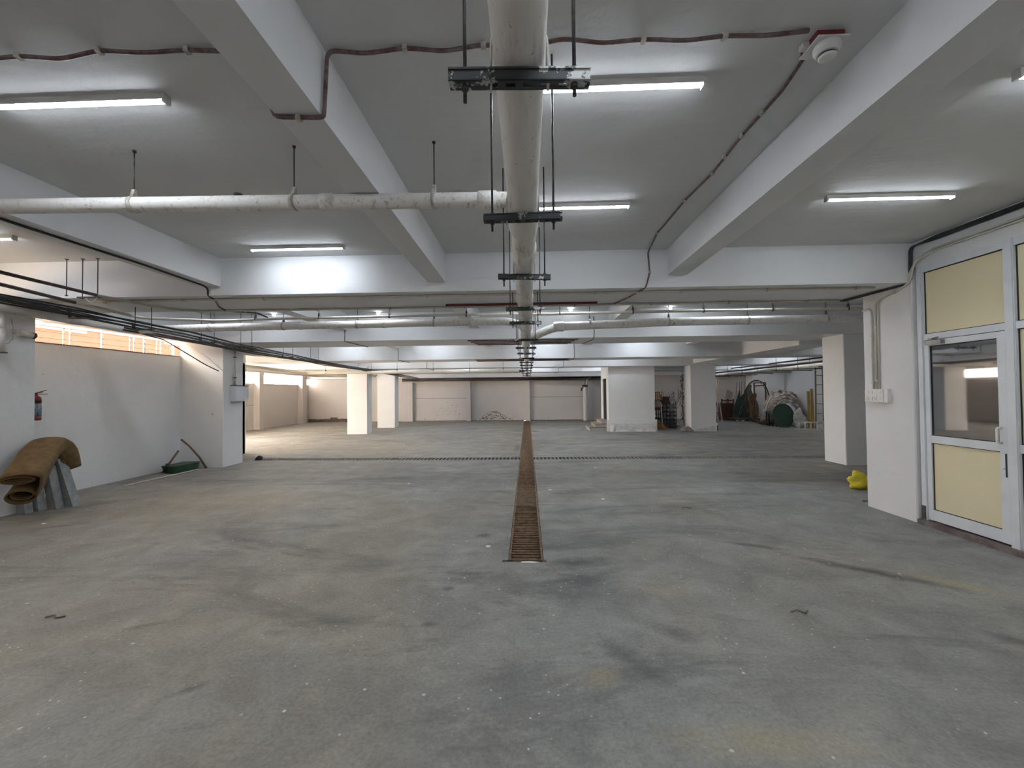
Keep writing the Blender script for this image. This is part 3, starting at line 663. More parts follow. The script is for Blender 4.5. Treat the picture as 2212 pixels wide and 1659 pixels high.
while x < TX1-.3:
    w_ = 1.0
    if x < DX0 < x+w_+.2: w_ = DX0-x
    x1 = min(x+w_, TX1)
    side = 'left' if x < 0 else 'right'
    t = thing('drain_grate', 'black slotted grating of the cross drain, %s piece %s of the long drain' % (ORD[int(abs(x-(DX0 if x < 0 else DX1))/1.0)], side), 'drain grate', ((x+x1)/2, 10.33, -.03), 'gratings of the cross drain')
    p = MB(); p.box(x+.004, x1-.004, TY0+.004, TY0+.014, -.035, -.002); p.box(x+.004, x1-.004, TY1-.014, TY1-.004, -.035, -.002); p.build('frame', 'grate_pale', t)
    if xb_me is None:
        b = MB(); b.box(-.017, .017, -.155, .155, -.02, .02); q = b.build('bar', 'grate_pale', local=True); xb_me = q.data; bpy.data.objects.remove(q)
    n = max(2, int((x1-x)/.09))
    for i in range(n): inst(xb_me, 'bar', t, (x+(i+.5)*(x1-x)/n-(x+x1)/2, 0, .007))
    x = x1 if x1 < DX0-.01 or x1 > DX1 else DX1
    k += 1

# ------------------------------------------------------------------ wires and cables
def cable(name, pts, r, mat, label, cat='cable', group=None, clips=(), rr=.06):
    t = thing(name, label, cat, Vector(pts[0]), group)
    p = MB(); p.tube(rounded(pts, rr, 4), r, 8); p.build('sheath', mat, t)
    for c_ in clips:
        b = MB(); x, y, z = c_; b.box(x-.012, x+.012, y-.016, y+.016, z-r-.004, z+r+.004); b.build('clip', 'clamp_white', t)
    return t
zc = CZ-.011
def wavy(x0, x1, y, n, seed, z=zc):
    r_ = random.Random(seed); return [(x0+(x1-x0)*i/n, y+r_.uniform(-.012, .012), z-(.022*(i % 2))) for i in range(n+1)]
pl = wavy(-3.88, -1.25, 2.05, 12, 1)
pr_ = wavy(-.99, 1.38, 2.09, 12, 5)
cable('fire_cable', pl+[(-1.25, 2.05, 2.974), (-1.0, 2.07, 2.974), (-.995, 2.07, 3.0)]+pr_, .0105, 'cable_brown', 'brown fire alarm cable clipped across the ceiling near the camera', clips=[pl[i] for i in (2, 4, 6, 8, 10)]+[pr_[i] for i in (2, 4, 8, 10)]+[(-1.12, 2.065, 2.974)], rr=.05)
pts = [(1.46, 2.2, zc), (1.5, 2.5, zc), (1.485, 2.94, zc), (1.5, 3.44, zc), (1.46, 3.93, zc), (1.45, 4.72, zc), (1.5, 5.12, zc), (1.5, 5.285, 3.3), (1.52, 5.285, 3.05), (1.47, 5.288, 2.87), (1.45, 5.36, 2.858), (1.38, 5.8, 2.858), (1.28, 6.15, 2.858), (1.25, 6.27, 2.855)]
cable('fire_cable', pts, .0085, 'cable_brown', 'brown cable running from the smoke detector down the first cross beam', clips=[pts[i] for i in (2, 3, 4, 5, 6, 8, 11)]+[(1.49, 2.7, zc), (1.48, 3.2, zc)], rr=.05)
cable('fire_cable', [(-4.0, 2.2, 2.972), (-4.03, 3.2, 2.97), (-4.0, 4.3, 2.97), (-4.04, 5.2, 2.972), (-4.05, 5.285, 2.95), (-4.06, 5.288, 2.87), (-4.12, 5.5, 2.858), (-4.4, 5.95, 2.858), (-4.5, 6.25, 2.858), (-4.45, 6.9, 2.95), (-4.4, 7.1, 2.91)], .011, 'cable_black', 'black cable under the left lengthwise beam dropping to the branch pipe', rr=.06)
for k, (y0, y1, z) in enumerate(TB[2:6]):
    for x, sd in ((-3.96, 'left'), (1.43, 'right')):
        cable('fire_cable', [(x, y0-.008, z+.45), (x+.01, y0-.01, z+.1), (x, y0-.006, z-.009), (x+.02, y0+.35, z-.01), (x-.1 if x > 0 else x+.08, y1, z-.01), (x-.08 if x > 0 else x+.08, y1+.01, z+.05)], .0085, 'cable_brown', 'thin cable dropping over the %s cross beam, %s side' % (ORD[k+1], sd), group='cables over the cross beams', rr=.03)
# left cable run on brackets
r_ = random.Random(11)
run = [(-5.22, 2.2, 2.62), (-5.34, 4.14, 2.6), (-5.36, 4.9, 2.6), (-5.46, 5.75, 2.6), (-5.62, 6.9, 2.6), (-5.92, 8.34, 2.6), (-6.1, 10.8, 2.58), (-6.2, 13.0, 2.535), (-6.12, 16.2, 2.49), (-6.02, 20.0, 2.43), (-5.9, 22.8, 2.36)]
for k in range(9):
    off = [(r_.uniform(-.11, .11), r_.uniform(-.035, .04)) for _ in run]; bx_, bz_ = (k % 3-1)*.085, (k//3-1)*.032
    p = MB(); p.tube([(x+bx_+o_[0]*.35, y, z+bz_+o_[1]*.6) for (x, y, z), o_ in zip(run, off)], r_.choice([.006, .008, .011]), 7)
    tag(p.build('power_cable', 'cable_black'), 'black cable in the loose bundle along the left side', 'cable', 'loose black cable bundle')
for k, (x, y) in enumerate([(-5.37, 4.95), (-5.47, 5.9), (-5.75, 7.5), (-5.98, 8.9), (-6.1, 10.7), (-6.17, 12.2)]):
    t = thing('cable_bracket', 'dark bracket carrying the left cable bundle, %s from the camera' % ORD[k], 'bracket', (x, y, 2.52), 'cable brackets on the left')
    zt = CZ
    for a_, b_, z_ in TB:
        if a_-.02 < y < b_+.02: zt = z_
    p = MB(); p.box(x-.15, x+.15, y-.02, y+.02, 2.535, 2.55); p.box(x-.15, x-.135, y-.02, y+.02, 2.55, 2.63); p.build('tray_bar', 'iron_dark', t)
    for s_ in ((-.12, .12) if k else ()):
        p = MB(); p.tube([(x+s_, y, 2.52), (x+s_, y, zt)], .005, 6); p.build('rod', 'rod_steel', t)
for k in range(2):
    p = MB(); p.tube([(-6.72-.02*k, 6.9, 2.74-.035*k), (-6.66, 8.6, 2.68-.03*k), (-6.62-.03*k, 10.3, 2.625-.03*k), (-6.4, 13, 2.575-.03*k), (-6.24, 16.5, 2.53-.03*k), (-6.08, 20, 2.47-.03*k)], .016, 8)
    tag(p.build('dark_conduit', 'dark_pipe'), '%s dark conduit along the left lengthwise beam above the columns' % ['upper', 'lower'][k], 'conduit')
cable('loose_conduit', [(-7.0, 7.5, 2.73), (-6.88, 7.85, 2.66), (-6.85, 8.35, 2.45), (-6.78, 8.75, 2.25), (-6.7, 9.05, 2.12)], .011, 'dark_pipe', 'loose dark conduit hanging down in front of the left window', 'conduit', rr=.1)
cable('wire_stay', [(-7.6, 9.2, 2.78), (-7.1, 9.225, 2.45), (-6.72, 9.2, 2.14)], .006, 'conduit_cream', 'thin pale wire slanting across the front of the column with the meter box', 'wire', rr=.1)
for k, (x, z0, z1_) in enumerate([(-5.83, 2.87, CZ), (-5.62, 2.83, CZ), (-5.42, 2.85, CZ)]):
    t = thing('drop_rod', 'thin rusty rod hanging from the slab at the left, %s from the left' % ORD[k], 'rod', (x, 5.2, z0), 'rods hanging from the left slab')
    p = MB(); p.tube([(x, 5.2, z0), (x, 5.2, z1_)], .0055, 7); p.build('rod', 'rusty_rod', t)
    p = MB(); p.lathe([(.018, z0+.01), (.018, z0+.016)], (x, 5.2, 0), 'Z', 10); p.build('washer', 'rusty_rod', t)
    p = MB(); p.lathe([(.02, z1_-.006), (.02, z1_)], (x, 5.2, 0), 'Z', 8); p.build('anchor', 'rusty_rod', t)
t = thing('pipe_saddle', 'small dark cross bar with a white cradle under the hanging rods', 'bracket', (-5.5, 5.2, 2.84))
p = MB(); p.box(-5.68, -5.36, 5.185, 5.215, 2.845, 2.86); p.build('cross_bar', 'iron_dark', t)
p = MB(); p.tube(arc((-5.5, 5.2, 2.86), .07, PI, 2*PI, 10, (1, 0, 0), (0, 0, 1)), .008, 6); p.build('cradle', 'plastic_white', t)
# right wall cables and conduits
for k in range(4):
    o_ = .013*k
    cable('power_cable', [(4.645-.006*k, -.5, 3.325-o_*.8), (4.645-.004*k, 3.0, 3.318-o_), (4.643, 5.0, 3.322-o_), (4.635-.01*k, 5.27, 3.29), (4.628-.008*k, 5.285, 3.0), (4.635, 5.29, 2.86), (4.60-.012*k, 5.45, 2.852), (4.58-.02*k, 5.95, 2.852), (4.56-.03*k, 6.26, 2.85)], .0085, 'cable_black', 'black cable bundled along the top of the right wall above the partition', group='black cables over the partition', rr=.06)
for k in range(2):
    o_ = .026*k
    cable('cream_conduit', [(4.645, -.5, 3.19-o_), (4.645, 5.02-o_, 3.19-o_), (4.625, 5.2, 3.14-o_), (4.608, 5.25+o_, 3.0), (4.608, 5.28+o_, 2.86), (4.608, 5.45, 2.82-o_*.5), (4.608, 5.72+o_, 2.76), (4.608, 5.76+o_*1.5, 2.7), (4.608, 5.765+o_*1.5, 1.58)], .0105, 'conduit_cream', '%s cream conduit above the partition running down to the switchboard' % ['upper', 'lower'][k], 'conduit', rr=.09,
          clips=[(4.64, 4.1, 3.18), (4.64, 5.0, 3.18), (4.606, 5.5, 2.8)] if k == 0 else [(4.605, 5.79, 2.4), (4.605, 5.79, 1.7)])
cable('cream_conduit', [(4.9, 6.045, 2.66), (4.61, 6.04, 2.66), (4.606, 5.9, 2.675), (4.606, 5.865, 2.62), (4.606, 5.86, 1.58)], .0105, 'conduit_cream', 'cream conduit wrapping the pier edge and dropping to the switchboard', 'conduit', rr=.05, clips=[(4.604, 5.86, 2.3), (4.604, 5.86, 1.68)])

# ------------------------------------------------------------------ smoke detector
t = thing('smoke_detector', 'white round smoke detector on a red junction box under the slab', 'smoke detector', (1.49, 2.16, 3.2))
p = MB(); p.box(1.43, 1.56, 2.1, 2.23, CZ-.035, CZ); p.build('junction_box', 'red_pipe', t)
p = MB(); p.box(1.425, 1.575, 2.085, 2.235, CZ-.042, CZ-.035); p.build('cover_plate', 'plastic_white', t)
p = MB(); p.box(1.40, 1.44, 2.16, 2.2, CZ-.03, CZ-.005); p.build('gland', 'plastic_white', t)
p = MB(); p.lathe([(.058, CZ-.042), (.06, CZ-.05), (.06, CZ-.068), (.057, CZ-.070), (.054, CZ-.080), (.046, CZ-.088)], (1.505, 2.145, 0), 'Z', 28); p.build('body', 'plastic_white', t)
p = MB(); p.lathe([(.036, CZ-.088), (.036, CZ-.096)], (1.505, 2.145, 0), 'Z', 28); p.build('sensing_slot', 'gasket', t)
p = MB(); p.lathe([(.040, CZ-.096), (.040, CZ-.102), (.032, CZ-.108), (.005, CZ-.109)], (1.505, 2.145, 0), 'Z', 28); p.build('cap', 'plastic_white', t)

# ------------------------------------------------------------------ partition and door on the right
PX = 4.68
pt = struct('trim_1', MB().box(4.60, 4.80, 1.3, 5.26, 0, .055), 'dark_stone', 'dark stone sill under the white partition')
fr = thing('panel_partition', 'white aluminium partition with pale yellow panels around the door', 'partition', (PX, 3.3, .055))
YM = [(5.175, 5.245), (4.23, 4.318), (3.28, 3.34), (2.33, 2.39), (1.34, 1.40)]
for y0, y1 in YM:
    p = MB(); p.box(PX-.03, PX+.06, y0, y1, .055, 3.03); p.box(PX-.04, PX-.03, y0+.008, y1-.008, .055, 3.03); p.build('mullion', 'alu_white', fr)
for i in range(4):
    ya, yb = YM[i+1][1], YM[i][0]
    for z0, z1_ in [(2.955, 3.03), (2.155, 2.225)]+([(.97, 1.05), (.055, .14)] if i else []):
        p = MB(); p.box(PX-.022, PX+.055, ya, yb, z0, z1_); p.build('rail', 'alu_white', fr)
    for z0, z1_ in [(2.225, 2.955)]+([(1.05, 2.155), (.14, .97)] if i else []):
        p = MB(); p.box(PX+.004, PX+.016, ya, yb, z0, z1_); p.build('panel', 'panel_yellow', fr)
        g = MB()
        for a_, b_, c_, d_ in [(ya, ya+.009, z0, z1_), (yb-.009, yb, z0, z1_), (ya, yb, z0, z0+.009), (ya, yb, z1_-.009, z1_)]: g.box(PX-.003, PX+.0045, a_, b_, c_, d_)
        g.build('gasket', 'gasket', fr)
dr = thing('door_1', 'white framed door with dark glass above and a yellow panel below', None, (PX, 4.75, .07)); dr['kind'] = 'structure'
DYA, DYB = 4.322, 5.171
for y0, y1 in [(DYA, DYA+.075), (DYB-.055, DYB)]:
    p = MB(); p.box(PX-.028, PX+.02, y0, y1, .075, 2.148); p.build('stile', 'alu_white', dr)
for z0, z1_ in [(2.085, 2.148), (.965, 1.05), (.075, .195)]:
    p = MB(); p.box(PX-.026, PX+.018, DYA+.075, DYB-.055, z0, z1_); p.build('rail', 'alu_white', dr)
p = MB(); p.box(PX-.006, PX+.002, DYA+.075, DYB-.055, 1.05, 2.085); p.build('glass_pane', 'glass_tinted', dr)
p = MB(); p.box(PX-.006, PX+.004, DYA+.075, DYB-.055, .195, .965); p.build('panel', 'panel_yellow', dr)
for z0, z1_ in [(1.05, 2.085), (.195, .965)]:
    g = MB(); ya, yb = DYA+.075, DYB-.055
    for a_, b_, c_, d_ in [(ya, ya+.008, z0, z1_), (yb-.008, yb, z0, z1_), (ya, yb, z0, z0+.008), (ya, yb, z1_-.008, z1_)]: g.box(PX-.012, PX-.005, a_, b_, c_, d_)
    g.build('gasket', 'gasket', dr)
p = MB(); p.tube(rounded([(PX-.03, 4.375, 1.20), (PX-.075, 4.375, 1.20), (PX-.075, 4.375, 1.05), (PX-.03, 4.375, 1.05)], .02, 4), .0105, 10); p.build('pull_handle', 'plastic_white', dr)
p = MB(); p.box(PX-.031, PX-.027, 4.335, 4.35, .72, .95); p.build('lock_edge', 'gasket', dr)
p = MB(); p.lathe([(.007, PX-.032), (.007, PX-.026)], (0, 4.36, .80), 'X', 12); p.build('keyhole', 'steel_grey', dr)
cl = MB().box(PX-.075, PX-.028, 4.92, 5.12, 2.095, 2.14).build('door_closer', 'steel_grey', dr)
p = MB(); p.beam((PX-.055, 5.0, 2.15), (PX-.16, 4.86, 2.156), .018, .006); p.beam((PX-.16, 4.86, 2.16), (PX-.045, 5.06, 2.166), .016, .006); p.box(PX-.06, PX-.03, 5.03, 5.09, 2.15, 2.17); p.lathe([(.012, 2.14), (.012, 2.155)], (PX-.055, 5.0, 0), 'Z', 10); p.build('closer_arm', 'steel_grey', cl)
p = MB(); p.box(4.635, 4.66, 5.19, 5.24, .06, .22); tag(p.build('door_stop', 'rod_steel'), 'small dark block at the foot of the door jamb', 'door stop')

# ------------------------------------------------------------------ switchboard on the pier
t = thing('switchboard', 'white switchboard with sockets on the pier beside the door', 'switchboard', (4.6, 5.79, 1.42))
p = MB(); p.box(4.572, 4.62, 5.60, 5.955, 1.415, 1.59); p.build('back_box', 'plastic_white', t)
p = MB(); p.box(4.562, 4.572, 5.66, 5.95, 1.42, 1.585); p.build('cover_plate', 'plastic_white', t)
for i in range(4):
    p = MB(); y = 5.905-i*.062; p.box(4.557, 4.562, y-.024, y+.024, 1.527, 1.567); p.build('switch', 'clamp_white' if False else 'plastic_white', t)
for i, kind in enumerate('SWSW'):
    y = 5.905-i*.062; p = MB()
    if kind == 'W': p.box(4.555, 4.562, y-.022, y+.022, 1.445, 1.49); p.build('switch', 'plastic_white', t)
    else:
        p.box(4.558, 4.562, y-.028, y+.028, 1.435, 1.505); so = p.build('socket', 'plastic_white', t); q = MB()
        for dy, dz in ((0, .014), (-.011, -.008), (.011, -.008)): q.lathe([(.0045, 4.5568), (.0045, 4.5585)], (0, y+dy, 1.468+dz), 'X', 10)
        q.build('pin_holes', 'gasket', so)

# meter box on the left column
t = thing('meter_box', 'grey-white steel box with a conduit on the left column', 'meter box', (-6.65, 9.7, 1.44))
p = MB(); p.box(-6.73, -6.60, 9.46, 9.885, 1.45, 1.80); p.build('case', 'alu_white', t)
p = MB(); p.box(-6.60, -6.588, 9.465, 9.88, 1.456, 1.794); p.build('lid', 'alu_white', t)
p = MB(); p.box(-6.73, -6.58, 9.45, 9.9, 1.80, 1.812); p.build('rain_lip', 'iron_dark', t)
p = MB(); p.tube([(-6.70, 9.58, 1.81), (-6.70, 9.58, 2.62)], .018, 10); p.build('conduit', 'conduit_cream', t)
p = MB(); p.lathe([(.03, 1.81), (.02, 1.9)], (-6.70, 9.58, 0), 'Z', 10); p.build('gland', 'clamp_white', t)
for z in (1.98, 2.45):
    p = MB(); p.box(-6.73, -6.675, 9.555, 9.605, z, z+.02); p.build('saddle', 'iron_dark', t)

# security camera and fire extinguisher by the near left column
t = thing('security_camera', 'cream bullet security camera on the near left column', 'camera', (-6.86, 5.72, 2.45))
p = MB(); p.tube([(-6.97, 5.62, 2.48), (-6.965, 5.77, 2.465)], .042, 14); p.build('barrel', 'conduit_cream', t)
p = MB(); p.tube([(-6.9652, 5.768, 2.4652), (-6.964, 5.80, 2.462)], .044, 14); p.build('lens_hood', 'gasket', t)
p = MB(); p.tube([(-7.04, 5.62, 2.5), (-6.98, 5.64, 2.5), (-6.96, 5.68, 2.475)], .011, 8); p.lathe([(.035, -7.045), (.03, -7.03)], (0, 5.62, 2.5), 'X', 12); p.build('bracket', 'conduit_cream', t)
p = MB(); p.tube([(-7.035, 5.58, 2.68), (-7.035, 5.6, 2.55), (-7.035, 5.6, 2.4), (-7.035, 5.55, 2.33), (-7.035, 5.45, 2.31)], .004, 6); p.build('lead', 'clamp_white', t)
t = thing('fire_extinguisher', 'red fire extinguisher with a blue label half hidden behind the column', 'fire extinguisher', (-7.58, 6.48, 1.23))
ex, ey = -7.6, 6.36
p = MB(); p.lathe([(.05, 1.235), (.058, 1.245), (.058, 1.30)], (ex, ey, 0), 'Z', 20); p.build('cylinder_foot', 'ext_red', t)
p = MB(); p.lathe([(.0585, 1.30), (.0585, 1.50)], (ex, ey, 0), 'Z', 20); p.build('label', 'ext_blue', t)
p = MB(); p.lathe([(.058, 1.50), (.058, 1.57), (.045, 1.60), (.02, 1.615), (.018, 1.64)], (ex, ey, 0), 'Z', 20); p.build('cylinder_top', 'ext_red', t)
p = MB(); p.lathe([(.0595, 1.52), (.0595, 1.55)], (ex, ey, 0), 'Z', 20); p.build('strap', 'gasket', t)
p = MB(); p.beam((ex-.01, ey-.04, 1.645), (ex+.03, ey+.11, 1.70), .018, .008); p.beam((ex-.01, ey-.03, 1.64), (ex+.03, ey+.13, 1.64), .018, .008); p.tube([(ex, ey, 1.63), (ex, ey, 1.66)], .014, 8); p.build('squeeze_handle', 'gasket', t)
p = MB(); p.tube([(ex, ey+.02, 1.66), (ex+.02, ey+.07, 1.665)], .009, 8); p.build('gauge', 'brass', t)
p = MB(); p.box(-7.7, ex-.055, ey-.02, ey+.02, 1.42, 1.46); p.build('wall_hook', 'gasket', t)
# ------------------------------------------------------------------ folded sacking over kerb stones, left
t = thing('folded_sacking', 'roll of brown sacking folded over leaning kerb stones by the left column', 'sacking', (-6.6, 5.9, .2))
def spine(s):   # length 0 (front, low) .. 1 (behind, hanging)
    P = [Vector((-6.38, 5.18, .47)), Vector((-6.56, 5.43, .61)), Vector((-6.74, 5.68, .74)), Vector((-6.87, 5.92, .84)), Vector((-6.91, 6.02, .83)), Vector((-6.93, 6.1, .72)), Vector((-6.93, 6.15, .52))]
    q = s*(len(P)-1); i = min(int(q), len(P)-2); return P[i].lerp(P[i+1], q-i)
def loft(sec, n=22, s0=0.0, s1=1.0):
    p = MB(); vs_ = []; k = len(sec)
    for i in range(n+1):
        s_ = s0+(s1-s0)*i/n; c_ = spine(s_); d_ = (spine(min(1, s_+.02))-spine(max(0, s_-.02))).normalized()
        side = d_.cross(Vector((0, 0, 1))).normalized(); u_ = side.cross(d_)
        wob = .012*math.sin(s_*9)
        tp_ = 1-.62*min(1, max(0, (s_-.15)/.4))
        nr_ = 1-.3*max(0, s_-.45)
        vs_ += [c_+side*(a*nr_+wob)+u_*(b if b > 0 else b*tp_) for a, b in sec]
    fs = [(i*k+j, i*k+(j+1) % k, (i+1)*k+(j+1) % k, (i+1)*k+j) for i in range(n) for j in range(k)]
    p.add(vs_, fs, True); p.f.append(list(range(k))[::-1]); p.sm.append(False); p.f.append([n*k+j for j in range(k)]); p.sm.append(False)
    return p
def ribbon(pts, th):
    """closed outline of a thick strip following pts"""
    out = []; inn = []
    for i, q in enumerate(pts):
        a = Vector(pts[max(0, i-1)]); b = Vector(pts[min(len(pts)-1, i+1)]); d_ = (b-a); n_ = Vector((-d_.y, d_.x)).normalized()*th/2
        out.append(tuple(Vector(q)+n_)); inn.append(tuple(Vector(q)-n_))
    return out+inn[::-1]
def ell(cx, cy, rx, ry, a0, a1, n=18): return [(cx+rx*math.cos(a0+(a1-a0)*i/n), cy+ry*math.sin(a0+(a1-a0)*i/n)) for i in range(n+1)]
# outer wrap: over the top and down the right side, then curling into the lower roll
outer = ell(0, .10, .185, .075, PI*1.02, 0, 16)+[(.17, 0), (.13, -.1)]+ell(-.02, -.16, .135, .10, .2, -2.1*PI+.4, 30)
loft(ribbon(outer, .016), 22).build('outer_layer', 'burlap', t)
for k, (rx, ry) in enumerate([(.15, .05), (.125, .034), (.10, .02)]):
    loft(ribbon(ell(-.025, .085, rx, ry, PI*1.9, -.2*PI, 20), .012), 20, .012*k+.004, .97).build('inner_fold', 'burlap', t)
loft(ribbon(ell(-.02, -.155, .10, .072, 0, 2*PI, 22), .012), 16, .02, .6).build('inner_fold', 'burlap', t)
for k, (b, tp, w_) in enumerate([((-6.66, 6.06, .0), (-6.89, 6.06, .69), .12), ((-6.77, 5.93, 0), (-6.9, 5.93, .60), .11), ((-6.88, 5.80, 0), (-6.93, 5.80, .40), .10), ((-6.92, 5.67, 0), (-6.95, 5.67, .34), .10)]):
    p = MB(); b = Vector(b); tp = Vector(tp); p.prism([(-.062, 0), (.062, 0), (.05, (tp-b).length), (-.05, (tp-b).length)], b-Vector((0, w_/2, 0)), Vector((1, 0, 0)), (tp-b).normalized(), (0, w_, 0))
    tag(p.build('kerb_stone', 'block_concrete'), ['rightmost leaning grey kerb stone under the sacking', 'leaning grey kerb stone in the middle under the sacking', 'short leaning kerb stone at the left under the sacking', 'hindmost short kerb stone in shadow under the sacking'][k], 'kerb stone', 'kerb stones under the sacking')

# ------------------------------------------------------------------ corner by the left column: tub, sticks, pvc length
t = thing('plastic_tub', 'dark green shallow plastic tub on the floor by the left wall', 'tub', (-7.22, 8.78, 0))
out_ = [(-7.5, 8.52), (-7.17, 8.44), (-7.09, 8.95), (-7.16, 9.12), (-7.48, 9.08)]
def ringwall(p, o_, z0, z1_, th, sc):
    c_ = Vector((sum(x for x, y in o_)/len(o_), sum(y for x, y in o_)/len(o_))); n = len(o_)
    A = [Vector((x, y)) for x, y in o_]; lo = [c_+(a-c_)*.86 for a in A]; inn = [c_+(a-c_)*(1-th) for a in A]; inlo = [c_+(a-c_)*(.86-th) for a in A]
    p.add([(*v, z0) for v in lo]+[(*v, z1_) for v in A]+[(*v, z1_) for v in inn]+[(*v, z0+.02) for v in inlo],
          [(i, (i+1) % n, n+(i+1) % n, n+i) for i in range(n)]+[(n+i, n+(i+1) % n, 2*n+(i+1) % n, 2*n+i) for i in range(n)]+[(2*n+i, 2*n+(i+1) % n, 3*n+(i+1) % n, 3*n+i) for i in range(n)]+[tuple(range(3*n, 4*n)), tuple(range(n))[::-1]])
p = MB(); ringwall(p, out_, 0, .15, .05, 1); p.build('shell', 'green_plastic', t)
p = MB(); ringwall(p, [(-7.28+(x+7.28)*1.05, 8.78+(y-8.78)*1.05) for x, y in out_], .138, .156, .09, 1); p.build('rim', 'green_plastic', t)
p = MB(); p.blob((-7.28, 8.75, .07), .13, .2, .04, 14, 8, .2, 4); p.build('rubble_inside', 'rubble', t)
p = MB(); p.tube([(-7.03, 9.14, .0), (-7.16, 9.10, .25), (-7.3, 9.0, .5), (-7.42, 8.92, .66)], [.02, .019, .018, .021], 9); tag(p.build('wooden_stick', 'stick_wood'), 'long crooked brown stick leaning against the left wall behind the tub', 'stick')
t = thing('hand_hoe', 'short wooden handled hoe standing in the green tub', 'hoe', (-7.38, 8.6, .1))
p = MB(); p.tube([(-7.36, 8.52, .17), (-7.42, 8.85, .42)], .02, 9); p.build('handle', 'stick_wood', t)
p = MB(); p.lathe([(.03, .13), (.035, .16), (.03, .21)], (-7.355, 8.5, 0), 'Z', 12); p.build('eye', 'iron_dark', t)
p = MB(); p.prism([(-.05, 0), (.05, 0), (.09, -.14), (-.09, -.14)], (-7.33, 8.5, .15), (0.3, 1, 0), (.5, -.1, .85), (.006, 0, .004)); p.build('blade', 'iron_dark', t)
p = MB(); p.tube([(-7.12, 7.33, .014), (-7.05, 8.95, .014)], .014, 10); tag(p.build('pvc_length', 'pvc_stick'), 'straight white plastic pipe lying on the floor by the left wall', 'pipe')
p = MB(); p.blob((-6.6, 10.3, .0), .07, .1, .09, 12, 8, .25, 8, 0); tag(p.build('drain_rag', 'black'), 'crumpled black rag at the left end of the cross drain', 'rag')

# yellow bag behind the pier, floor litter
p = MB(); p.blob((5.28, 7.05, .11), .15, .12, .14, 18, 12, .3, 5, 0.0); tag(p.build('plastic_bag', 'yellow_bag'), 'crumpled yellow plastic bag behind the pier with the switchboard', 'bag')
p = MB(); p.tube([(4.72, 6.25, .008), (4.82, 6.2, .03), (4.95, 6.3, .008)], .007, 6); tag(p.build('wire_scrap', 'iron_dark'), 'short bent wire scrap on the floor behind the pier', 'wire')
for k, (x, y, lab) in enumerate([(2.15, 5.91, 'small dark twig on the floor in the right middle'), (-3.44, 3.0, 'bent dark wire scrap on the floor at the left'), (1.93, 3.16, 'tiny dark chip on the floor at the right front')]):
    p = MB(); p.tube([(x-.06, y, .006), (x-.01, y+.02, .012), (x+.03, y-.01, .006), (x+.07, y+.02, .006)], .006, 5); tag(p.build('floor_litter', 'grime'), lab, 'litter')
r_ = random.Random(21)
for k, (x, y, wh) in enumerate([(-2.1, 7.5, 'left of the long drain, before the cross drain'), (.45, 12.9, 'just right of the long drain, past the cross drain'), (1.4, 9.0, 'right of the long drain, near the cross drain'), (.35, 7.0, 'just right of the long drain, third panel'), (-.42, 4.45, 'left of the near end of the long drain'), (3.0, 13.2, 'past the cross drain on the right'), (-3.8, 13.0, 'past the cross drain on the left'), (-6.1, 5.2, 'in front of the sacking'), (1.1, 6.4, 'on the open floor right of the long drain')]):
    p = MB(); n = 7; p.prism([(x+.035*r_.uniform(.5, 1.1)*math.cos(2*PI*i/n), y+.03*r_.uniform(.5, 1.1)*math.sin(2*PI*i/n)) for i in range(n)], (0, 0, 0), (1, 0, 0), (0, 1, 0), (0, 0, .006))
    tag(p.build('paint_chip', 'plastic_white'), 'small white paint chip '+wh, 'litter', 'white chips on the floor')
p = MB(); p.prism([(-.08, 4.035), (.06, 4.03), (.09, 4.05), (.0, 4.066), (-.07, 4.058)], (0, 0, 0), (1, 0, 0), (0, 1, 0), (0, 0, .004)); tag(p.build('paint_chip', 'plastic_white'), 'long white chip at the near end of the long drain', 'litter')

# ------------------------------------------------------------------ room block surroundings
t = thing('tarpaulin', 'crumpled white tarpaulin along the foot of the room block', 'tarpaulin', (4.1, 16.95, 0))
p = MB(); n = 44; vs_ = []; r_ = random.Random(9)
prof = [(17.015, .29), (16.97, .295), (16.95, .22), (16.945, .14), (16.93, .07), (16.90, .02), (16.86, .004), (16.86, .0), (17.015, .0)]
for i in range(n+1):
    x = 3.24+1.76*i/n; j = r_.uniform(-.02, .02); s_ = 1.0 if i > 3 else .45+.18*i
    vs_ += [(x, y+j*(q/8)*(1 if q not in (0, 8) else 0)+.012*math.sin(i*1.7+q), max(0, z*s_*(1+.06*math.sin(i*.9+q)))) for q, (y, z) in enumerate(prof)]
k_ = len(prof); p.add(vs_, [(i*k_+j, i*k_+(j+1) % k_, (i+1)*k_+(j+1) % k_, (i+1)*k_+j) for i in range(n) for j in range(k_)], True); p.build('sheet', 'tarp_white', t)
p = MB(); p.blob((3.38, 16.93, .1), .07, .05, .2, 12, 10, .35, 3, 0); p.build('bunched_end', 'tarp_white', t)
for k, (x, y, rx, rz, lab) in enumerate([(6.02, 16.76, .12, .18, 'largest lump of broken plaster at the foot of the store column'), (6.2, 16.78, .13, .2, 'pinkish lump of broken plaster leaning on the store column'), (6.33, 16.74, .07, .08, 'small lump of broken plaster at the store column corner')]):
    p = MB(); p.blob((x, y, rz*.45), rx, .08, rz*.55, 10, 7, .35, 30+k, 0); tag(p.build('plaster_lump', 'rubble'), lab, 'rubble')
p = MB(); p.prism([(6.36, 0), (7.30, 0), (7.30, .24), (7.0, .17), (6.8, .12), (6.6, .1), (6.42, .04)], (0, 16.83, 0), (1, 0, 0), (0, 0, 1), (0, -.035, 0)); tag(p.build('broken_skirting', 'tarp_white'), 'broken plaster skirting at the foot of the store column', 'skirting')
t = thing('paint_bucket', 'dark blue bucket with a white lid beside the store column', 'bucket', (7.46, 17.3, 0))
